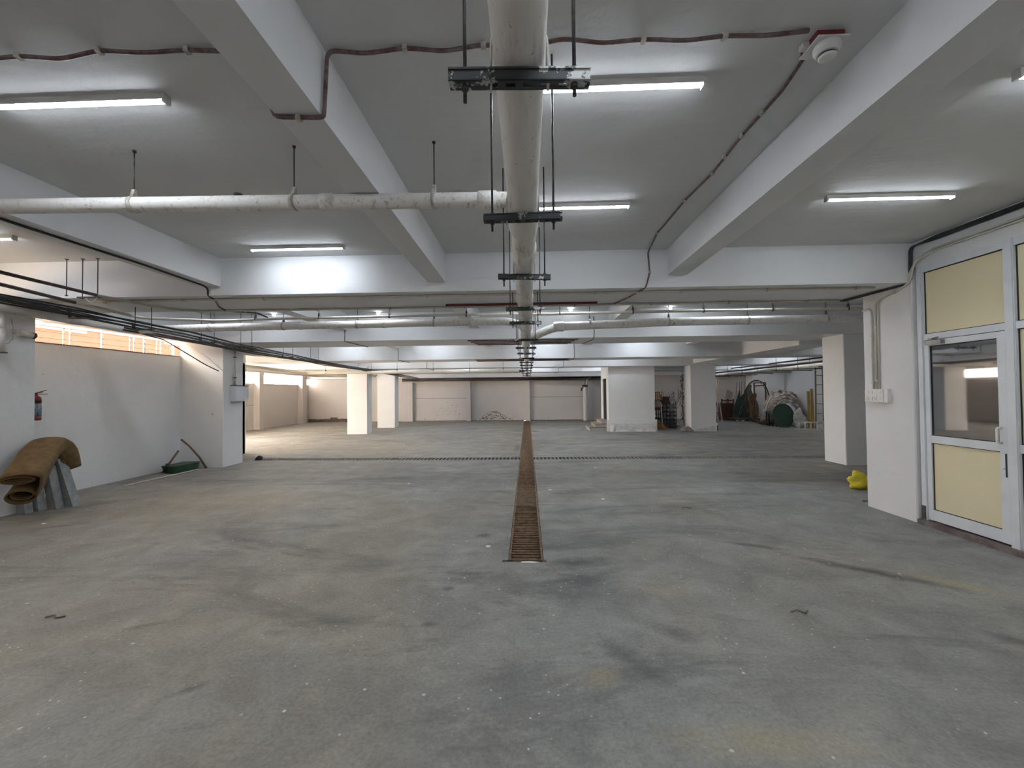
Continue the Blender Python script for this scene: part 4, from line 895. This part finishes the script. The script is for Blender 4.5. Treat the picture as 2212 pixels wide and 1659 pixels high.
p = MB(); p.lathe([(.07, 0), (.085, .2)], (7.46, 17.3, 0), 'Z', 18); p.build('pail', 'bucket_blue', t)
p = MB(); p.lathe([(.09, .2), (.092, .23), (.085, .27), (.06, .28)], (7.46, 17.3, 0), 'Z', 18); p.build('lid', 'plastic_white', t)
p = MB(); p.tube(arc((7.46, 17.3, .22), .095, 0, PI, 10, (1, 0, 0), (0, -.5, -.8)), .004, 5); p.build('handle', 'rod_steel', t)

# fire riser by the far wall
t = thing('fire_riser', 'tall white riser pipe with a dark cap near the far wall', 'pipe', (3.17, 23.6, 0))
p = MB(); p.lathe([(.125, 0), (.12, .02), (.115, 1.85), (.11, 1.86)], (3.17, 23.6, 0), 'Z', 20); p.build('pipe_run', 'pvc_white', t)
p = MB(); p.lathe([(.14, 1.83), (.15, 1.86), (.15, 1.93), (.12, 1.95)], (3.17, 23.6, 0), 'Z', 20); p.build('cap', 'iron_dark', t)
p = MB(); p.lathe([(.05, 2.86), (.06, 2.9), (.06, 3.0), (.04, 3.03)], (0, 23.55, 1.78), 'X', 12) if False else p.tube([(3.06, 23.58, 1.8), (2.98, 23.58, 1.75), (2.97, 23.58, 1.62)], .045, 10); p.build('valve', 'ext_red', t)
p = MB(); p.tube([(3.12, 23.6, 1.95), (3.1, 23.6, 2.2)], .02, 8); p.tube([(3.24, 23.6, 1.95), (3.3, 23.6, 2.28), (3.5, 23.65, 2.36)], .02, 8); p.build('feed', 'white_post', t)

# ------------------------------------------------------------------ store between the room and the column
def crate(x0, x1, y0, y1, z0, z1_, mat, label, group='stacked crates in the store', slats=3, name='plastic_crate'):
    t = thing(name, label, 'crate', ((x0+x1)/2, (y0+y1)/2, z0), group); w = .018
    p = MB()
    for z in (z0+.003, z1_-.03): 
        p.box(x0, x1, y0, y0+w, z, z+.027); p.box(x0, x1, y1-w, y1, z, z+.027); p.box(x0, x0+w, y0, y1, z, z+.027); p.box(x1-w, x1, y0, y1, z, z+.027)
    p.build('rim', mat, t)
    for i in range(slats+2):
        x = x0+.012+(x1-x0-.024)*i/(slats+1)
        for y in (y0+.006, y1-.006):
            q = MB(); q.box(x-.011, x+.011, y-.006, y+.006, z0, z1_); q.build('slat', mat, t)
    q = MB(); zm = (z0+z1_)/2; q.box(x0, x1, y0+.004, y0+.014, zm-.012, zm+.012); q.box(x0+.004, x0+.014, y0, y1, zm-.05, zm+.05); q.box(x1-.014, x1-.004, y0, y1, zm-.05, zm+.05); q.build('mid_rail', mat, t)
    q = MB(); q.box(x0+.004, x1-.004, y0+.004, y1-.004, z0, z0+.012); q.build('base', mat, t)
    return t
for k in range(2): crate(5.42, 5.77, 18.5, 18.85, .40*k, .40*k+.395, 'crate_dark', 'dark crate in the stack next to the room block, %s from the floor' % ORD[k])
crate(5.42, 5.77, 18.5, 18.85, .80, .88, 'crate_red', 'shallow red crate on the dark stack next to the room block')
p = MB(); p.blob((5.58, 18.66, 1.02), .14, .14, .14, 14, 10, .25, 6, .885); tag(p.build('clear_bag', 'tarp_white'), 'pale plastic bag in the red crate', 'bag')
crate(5.40, 5.76, 18.5, 18.85, 1.19, 1.55, 'crate_orange', 'orange crate at the top of the stack next to the room block')
p = MB(); p.box(5.44, 5.75, 18.52, 18.84, 1.165, 1.19); tag(p.build('shelf_board', 'brown_dark'), 'dark board under the orange crate', 'board')
for x, sd in ((5.46, 'left'), (5.73, 'right')):
    p = MB(); p.box(x-.012, x+.012, 18.66, 18.69, .885, 1.165); tag(p.build('board_prop', 'brown_dark'), sd+' dark prop holding the board under the orange crate', 'prop', 'props under the board')
for k in range(3): crate(5.79, 6.05, 18.5, 18.8, .345*k, .345*k+.34, 'crate_dark', 'dark crate in the middle stack of the store, %s from the floor' % ORD[k])
t = thing('wooden_box', 'dark reddish brown box on the middle crate stack', 'box', (5.92, 18.65, 1.035))
p = MB(); p.box(5.79, 6.06, 18.5, 18.8, 1.036, 1.30); p.build('body', 'brown_dark', t)
p = MB(); p.box(5.78, 6.07, 18.49, 18.81, 1.30, 1.33); p.build('lid', 'brown_dark', t)
for k in range(3): crate(6.07, 6.35, 18.5, 18.8, .345*k, .345*k+.34, 'crate_dark' if k < 2 else 'grey_board', '%s crate in the right stack of the store, %s from the floor' % ('dark' if k < 2 else 'grey lattice', ORD[k]))
t = thing('broom', 'broom with a pale handle standing in front of the crates', 'broom', (5.66, 18.3, 0))
p = MB(); p.tube([(5.64, 18.32, 1.09), (5.68, 18.25, .16)], .017, 8); p.build('handle', 'tarp_white', t)
p = MB(); p.prism([(-.05, 0), (.05, 0), (.12, -.17), (-.12, -.17)], (5.68, 18.22, .18), (1, 0, 0), (0, 0, 1), (0, .06, 0)); p.build('bristles', 'crate_orange', t)
p = MB(); p.blob((5.52, 18.2, .14), .11, .1, .18, 14, 9, .2, 12, 0); tag(p.build('tied_sack', 'mustard_sack'), 'mustard brown sack in front of the crate stack', 'sack')
p = MB(); p.prism([(5.66, 0), (5.92, 0), (5.74, .09), (5.66, .1)], (0, 18.0, 0), (1, 0, 0), (0, 0, 1), (0, .05, 0)); tag(p.build('dust_pan', 'crate_orange'), 'orange dustpan on the floor below the broom', 'dustpan')
# metal tree stands and the leafy garland
def metal_tree(cx, cy, lab, seed, hgt):
    r_ = random.Random(seed); t = thing('metal_tree', lab, 'decor tree', (cx, cy, 0), 'metal tree stands')
    p = MB(); p.tube([(cx, cy, .03), (cx+.02, cy, .6), (cx, cy, 1.1)], .014, 7); p.lathe([(.14, 0), (.14, .02), (.03, .035)], (cx, cy, 0), 'Z', 14); p.build('trunk', 'iron_dark', t)
    for k in range(7):
        z0 = .75+.06*k; s_ = -1 if k % 2 else 1; w_ = r_.uniform(.12, .3)
        p = MB(); e = Vector((cx+s_*w_, cy+r_.uniform(-.1, .1), min(hgt, z0+r_.uniform(.4, .75)))); m_ = Vector((cx+s_*w_*.75, cy, z0+.2))
        p.tube([(cx, cy, z0), m_, e], [.009, .007, .004], 6)
        p.tube([m_, m_+Vector((s_*.1, .05, .22))], .004, 5); p.tube([m_.lerp(e, .5), m_.lerp(e, .5)+Vector((-s_*.08, 0, .16))], .004, 5); p.build('branch', 'iron_dark', t)
metal_tree(6.3, 19.2, 'bare dark metal tree stand behind the crates, left one', 2, 1.88)
metal_tree(6.62, 19.35, 'bare dark metal tree stand behind the crates, right one', 5, 1.84)
t = thing('leafy_garland', 'tall column of dark artificial leaves beside the store column', 'artificial plant', (6.5, 18.2, .3))
p = MB(); p.tube([(6.55, 18.2, 0), (6.5, 18.2, 1.2), (6.52, 18.2, 2.4)], .012, 6); p.build('stem', 'iron_dark', t)
p = MB(); r_ = random.Random(14)
for k in range(420):
    z = r_.uniform(.35, 2.4); a_ = r_.uniform(0, 2*PI); R_ = r_.uniform(.01, .10); c_ = Vector((6.51+R_*math.cos(a_), 18.2+R_*math.sin(a_), z)); d_ = Vector((r_.uniform(-1, 1), r_.uniform(-1, 1), r_.uniform(-1, 1))).normalized(); e_ = d_.cross(Vector((0, 0, 1))).normalized()
    p.add([c_, c_+d_*.03+e_*.016, c_+d_*.065, c_+d_*.03-e_*.016], [(0, 1, 2, 3)])
o = p.build('leaves', 'plant_black', t); o['kind'] = 'stuff'

# ------------------------------------------------------------------ stacked decor along the far right wall
def cutout(name, poly, y, th, mat, label, cat, edge=None, lean=.0):
    t = thing(name, label, cat, (sum(a for a, b in poly)/len(poly), y, min(b for a, b in poly)))
    p = MB(); p.prism(poly[::-1], (0, y, 0), (1, 0, 0), (0, lean, 1), (0, th, 0)); p.build('panel', mat, t)
    if edge:
        e = MB(); c_ = Vector((sum(a for a, b in poly)/len(poly), sum(b for a, b in poly)/len(poly)))
        e.tube([(a, y+b*lean-.004, b) for a, b in poly], .022, 6, closed=True); e.build('rim', edge, t)
        e = MB(); e.tube([(c_.x+(a-c_.x)*.66, y+(c_.y+(b-c_.y)*.66)*lean-.004, c_.y+(b-c_.y)*.66) for a, b in poly], .014, 6, closed=True); e.build('inner_trim', edge, t)
    return t
def smooth(poly, it=1):
    for _ in range(it):
        q = []
        for i in range(len(poly)):
            a = Vector(poly[i]); b = Vector(poly[(i+1) % len(poly)]); q += [tuple(a.lerp(b, .25)), tuple(a.lerp(b, .75))]
        poly = q
    return poly
cutout('leaf_panel', [(10.61, .16), (10.70, .64), (10.88, 1.15), (11.03, 1.63), (11.05, 1.23), (11.19, 1.35), (11.33, 1.46), (11.30, 1.2), (11.21, .92), (11.09, .7), (10.98, .42), (10.93, .16)], 22.6, .05, 'leaf_green', 'tall dark green leaf shaped panel in the decor stack', 'decor panel')
cutout('leaf_panel', [(10.81, .16), (10.97, .71), (11.14, .98), (11.37, 1.07), (11.34, .81), (11.24, .59), (11.18, .48), (11.37, .45), (11.40, .4), (11.34, .16)], 22.35, .05, 'leaf_green', 'shorter dark green leaf shaped panel in front of the tall one', 'decor panel')
cutout('rattan_panel', smooth([(11.25, .16), (11.29, .87), (11.35, 1.3), (11.29, 1.51), (11.49, 1.77), (11.70, 1.88), (11.64, 1.6), (11.58, 1.26), (11.54, .59), (11.53, .16)]), 22.72, .05, 'rattan', 'tall brown woven decor panel behind the leaf panels', 'decor panel', 'rattan_edge')
cutout('rattan_panel', smooth([(11.27, 1.04), (11.30, 1.21), (11.42, 1.35), (11.64, 1.43), (11.65, 1.26), (11.55, .93), (11.45, .6), (11.45, .16), (11.33, .16), (11.36, .71)]), 22.2, .05, 'rattan', 'brown woven leaf shaped decor panel in the middle of the stack', 'decor panel', 'rattan_edge')
cutout('rattan_panel', smooth([(11.19, .49), (11.33, .74), (11.52, .77), (11.64, .63), (11.59, .41), (11.47, .35), (11.41, .15), (11.30, .15), (11.27, .38)]), 22.0, .05, 'rattan', 'low brown woven curl shaped decor panel at the front of the stack', 'decor panel', 'rattan_edge')
cutout('grey_panel', smooth([(11.39, .12), (11.38, .88), (11.33, 1.57), (11.45, 1.9), (11.57, 1.48), (11.73, 1.18), (11.88, .82), (11.90, .41), (11.82, .12)]), 22.45, .04, 'grey_board', 'pointed dark grey board standing behind the woven panels', 'decor panel')
t = thing('low_trolley', 'low dark trolley under the leaf panels', 'trolley', (11.1, 22.4, 0))
p = MB(); p.box(10.5, 11.9, 21.95, 22.85, .09, .15); p.build('deck', 'iron_dark', t)
for x in (10.6, 10.85, 11.1, 11.4, 11.7):
    p = MB(); p.box(x-.05, x+.05, 21.97, 22.08, 0, .09); p.build('foot', 'tarp_white' if x < 11 else 'iron_dark', t)
t = thing('wire_loop', 'pair of tall thin wire loops behind the leaf panels', 'wire frame', (11.2, 22.9, .15))
for x0, x1, z1_ in ((11.02, 11.17, 2.0), (11.28, 11.42, 2.02)):
    p = MB(); p.tube([(x0-.12, 22.9, .0), (x0, 22.9, z1_), (x1, 22.9, z1_-.03), (x1-.1, 22.9, .0)], .012, 6); p.build('loop', 'iron_dark', t)
t = thing('hoop_arch', 'large dark round hoop standing in the decor stack', 'hoop', (11.3, 21.55, 0))
p = MB(); p.tube([(11.32+.62*math.cos(a_), 21.55, 1.03+1.02*math.sin(a_)) for a_ in [2*PI*i/40 for i in range(40)]], .028, 8, closed=True); p.build('outer_ring', 'iron_dark', t)
p = MB(); p.tube([(11.32+.56*math.cos(a_), 21.58, 1.03+.95*math.sin(a_)) for a_ in [2*PI*i/40 for i in range(40)]], .012, 6, closed=True); p.build('inner_ring', 'iron_brass', t)
t = thing('frame_stand', 'tall brown rectangular frame inside the hoop', 'frame', (11.5, 21.75, 0))
p = MB()
for a_, b_ in [((11.31, 0), (11.31, 1.92)), ((11.31, 1.92), (11.86, 1.94)), ((11.86, 1.94), (11.90, 0)), ((11.31, 1.78), (11.86, 1.8)), ((11.3, .25), (11.9, .25))]: p.beam((a_[0], 21.75, a_[1]), (b_[0], 21.75, b_[1]), .05, .05, (0, 1, 0))
p.build('bars', 'stick_wood', t)
t = thing('small_frame', 'small brown frame between the hoop and the canopies', 'frame', (11.37, 20.2, 0))
p = MB()
for a_, b_ in [((11.24, 0), (11.24, .95)), ((11.24, .95), (11.51, .95)), ((11.51, .95), (11.51, 0)), ((11.24, .5), (11.51, .5))]: p.beam((a_[0], 20.2, a_[1]), (b_[0], 20.2, b_[1]), .04, .04, (0, 1, 0))
p.build('bars', 'iron_brass', t)
p = MB(); p.blob((10.86, 19.75, .46), .2, .16, .27, 18, 12, .25, 17); tag(p.build('cloth_bundle', 'cloth_white'), 'white cloth bundle slumped beside the green disc', 'cloth')
p = MB(); p.blob((10.98, 20.0, .14), .42, .28, .22, 18, 10, .25, 19, 0); tag(p.build('brown_sack', 'sack_brown'), 'flat brown sack on the floor beside the green disc', 'sack')
t = thing('round_board', 'large dark green round board leaning on the wrapped canopies', 'board', (10.8, 18.5, 0))
def oval(cx, cz, rx, rz, y, th, lean, mat, name, t):
    p = MB(); n = 36; poly = [(cx+rx*math.cos(2*PI*i/n), max(0.0, cz+rz*math.sin(2*PI*i/n))) for i in range(n)]
    p.prism(poly[::-1], (0, y, 0), (1, 0, 0), (0, lean, 1), (0, th, 0)); return p.build(name, mat, t)
oval(10.80, .47, .435, .51, 18.45, .03, .12, 'disc_green', 'face', t); oval(10.85, .48, .435, .51, 18.485, .05, .12, 'iron_dark', 'rim', t)
for k, (cx, cz, R_, y, m_, lab) in enumerate([(11.12, .55, .56, 18.75, 'cloth_white', 'front white wrapped half round canopy behind the green board'), (11.18, .62, .66, 18.98, 'kraft', 'brown wrapped half round canopy in the middle of the row'),
                                           (11.22, .66, .76, 19.2, 'cloth_white', 'white wrapped half round canopy second from the back'), (11.3, .72, .83, 19.42, 'kraft', 'hindmost brown wrapped half round canopy')]):
    t = thing('wrapped_canopy', lab, 'canopy', (cx, y, 0), 'wrapped half round canopies'); r_ = random.Random(40+k)
    n = 20; ring = []
    p = MB(); vs_ = []
    for i in range(n+1):
        a_ = PI*(1.0-i/n)*1.12-.12*PI; rr_ = R_*(1+r_.uniform(-.09, .07))
        for (dr_, dy_) in [(-.13, 0), (-.02, -.09), (.05, -.05), (.06, .06), (0, .10), (-.12, .05)]:
            q = rr_+dr_*.8+r_.uniform(-.04, .04); x = min(11.95, cx+q*math.cos(a_)*.92); vs_.append((x, y+dy_*1.3+r_.uniform(-.05, .05), max(0.0, cz+q*math.sin(a_))))
    p.add(vs_, [(i*6+j, i*6+(j+1) % 6, (i+1)*6+(j+1) % 6, (i+1)*6+j) for i in range(n) for j in range(6)]); p.f.append([0, 1, 2, 3, 4, 5]); p.sm.append(False); p.f.append([n*6+j for j in range(6)][::-1]); p.sm.append(False)
    p.build('wrapping', m_, t)
    for s_ in (-1, 1):
        q = MB(); xx = min(11.9, cx+s_*R_*.82); q.beam((xx, y, 0), (xx, y, max(.2, cz-.1)), .05, .06, (0, 1, 0)); q.build('leg', 'iron_dark', t)
    if k % 2 == 0:
        q = MB(); q.tube([(min(11.95, cx+(R_+.03)*.93*math.cos(a_)), y-.06, cz+(R_+.03)*math.sin(a_)) for a_ in [PI*i/16 for i in range(17)]], .022, 6); q.build('rim_band', 'kraft', t)
for k, x in enumerate((11.52, 11.66)):
    p = MB(); p.beam((x-.05, 17.85, 0), (x+.05, 18.05, 1.5+.1*k), .085, .06, (0, 1, 0)); tag(p.build('mustard_post', 'mustard'), 'mustard painted post beside the canopies, %s one' % ['left', 'right'][k], 'post', 'mustard posts')
t = thing('tall_ladder', 'tall thin ladder standing against the far right wall', 'ladder', (11.6, 17.4, 0))
A = [Vector((11.33, 17.25, 0)), Vector((11.52, 17.5, 2.52))]; B = [Vector((11.63, 17.25, 0)), Vector((11.80, 17.5, 2.52))]
for a_ in (A, B):
    p = MB(); p.beam(a_[0], a_[1], .035, .05, (0, 1, 0)); p.build('rail', 'iron_brass', t)
for q in (.1, .25, .4, .55, .7, .85, .96):
    p = MB(); p.tube([A[0].lerp(A[1], q), B[0].lerp(B[1], q)], .013, 6); p.build('rung', 'iron_brass', t)
t = thing('short_ladder', 'aluminium ladder lying on its edge on the floor at the far right', 'ladder', (11.0, 17.0, 0))
A = [Vector((10.55, 17.35, .29)), Vector((11.75, 17.0, .29))]; B = [Vector((10.47, 17.2, .03)), Vector((11.67, 16.85, .03))]
for a_ in (A, B):
    p = MB(); p.beam(a_[0], a_[1], .03, .055); p.build('rail', 'ladder_alu', t)
for q in (.14, .3, .46, .62, .78, .93):
    p = MB(); p.beam(A[0].lerp(A[1], q), B[0].lerp(B[1], q-.02), .03, .03); p.build('rung', 'ladder_alu', t)
p = MB(); p.blob((11.32, 18.25, .3), .2, .14, .38, 22, 14, .5, 23, 0); tag(p.build('cloth_bundle', 'cloth_white'), 'white crumpled cloth hanging over the floor ladder', 'cloth')
# wooden rack, lattice, pole, chair frames
t = thing('wooden_rack', 'dark brown slatted crate at the far right wall', 'rack', (10.5, 22.95, 0))
for k in range(6):
    z = .08+k*.19; p = MB(); p.beam((10.22, 22.9, z), (10.86, 22.9, z), .03, .06, (0, 0, 1)); p.build('slat', 'brown_dark', t)
for x in (10.24, 10.55, 10.84):
    p = MB(); p.beam((x, 22.93, 0), (x, 22.93, 1.12), .06, .05, (0, 1, 0)); p.build('post', 'brown_dark', t)
p = MB(); p.box(10.22, 10.86, 22.97, 23.3, .02, .9); p.build('back_panel', 'brown_dark', t)
t = thing('lattice_screen', 'small brown lattice screen standing on the dark slatted crate', 'lattice', (10.7, 23.1, .9))
for k in range(6):
    p = MB(); p.beam((10.5+.05*k, 23.1, .9), (10.62+.05*k, 23.1, 1.62-.03*k), .014, .014, (0, 1, 0)); p.build('bar', 'stick_wood', t)
for k in range(6):
    p = MB(); p.beam((10.5+.02*k, 23.1, .96+.11*k), (10.9, 23.1, .92+.105*k), .014, .014, (0, 1, 0)); p.build('bar', 'stick_wood', t)
p = MB(); p.tube([(9.36, 21.6, 2.12), (9.58, 21.4, 0)], .028, 8); tag(p.build('wooden_pole', 'conduit_cream'), 'pale pole leaning upright just right of the store column', 'pole')
for k, (x, y) in enumerate([(9.2, 21.9), (9.5, 22.2)]):
    t = thing('folding_chair', 'dark metal folding chair frame beside the pale pole, %s one' % ['front', 'back'][k], 'chair', (x, y, 0), 'folding chairs at the far right')
    for s_ in (-.2, .2):
        p = MB(); p.tube([(x+s_, y-.2, 0), (x+s_, y+.15, 1.0)], .012, 6); p.build('leg', 'iron_dark', t)
        p = MB(); p.tube([(x+s_*.9, y+.25, 0), (x+s_*.9, y-.15, .5)], .012, 6); p.build('leg', 'iron_dark', t)
    p = MB(); p.box(x-.19, x+.19, y-.2, y+.15, .44, .465); p.build('seat', 'grey_board', t)
    p = MB(); p.prism([(-.19, 0), (.19, 0), (.19, .22), (-.19, .22)], (x, y+.09, .78), (1, 0, 0), (0, .35, .93), (0, .02, 0)); p.build('backrest', 'grey_board', t)
# pipes over the right store
for k, (x, z, r, m_) in enumerate([(9.6, 2.36, .06, 'pvc_white'), (9.9, 2.52, .035, 'dark_pipe'), (9.3, 2.58, .03, 'dark_pipe'), (10.2, 2.46, .035, 'pvc_grey'), (9.0, 2.42, .03, 'dark_pipe')]):
    p = MB(); p.tube([(x, 6.5, z+.04), (x, 15, z+.01), (x, 23.2, z-.02)], r, 12)
    tag(p.build('store_pipe', m_), '%s pipe over the right store' % ['thick white', 'dark upper', 'dark left', 'grey middle', 'lowest dark'][k], 'pipe')
for k in range(9):
    y = 12.2+k*1.25; t = thing('pipe_trapeze', 'thin rod hanger over the right store, %s from the front' % ORD[k], 'pipe hanger', (9.6, y, 2.2), 'hangers over the right store')
    for x in (9.1, 10.3):
        p = MB(); p.tube([(x, y, 2.24), (x, y, min([z_ for a_, b_, z_ in TB if a_ < y < b_]+[CZ]))], .007, 6); p.build('rod', 'rod_steel', t)
    p = MB(); p.box(8.95, 10.4, y-.015, y+.015, 2.26, 2.29); p.build('cross_bar', 'iron_dark', t)
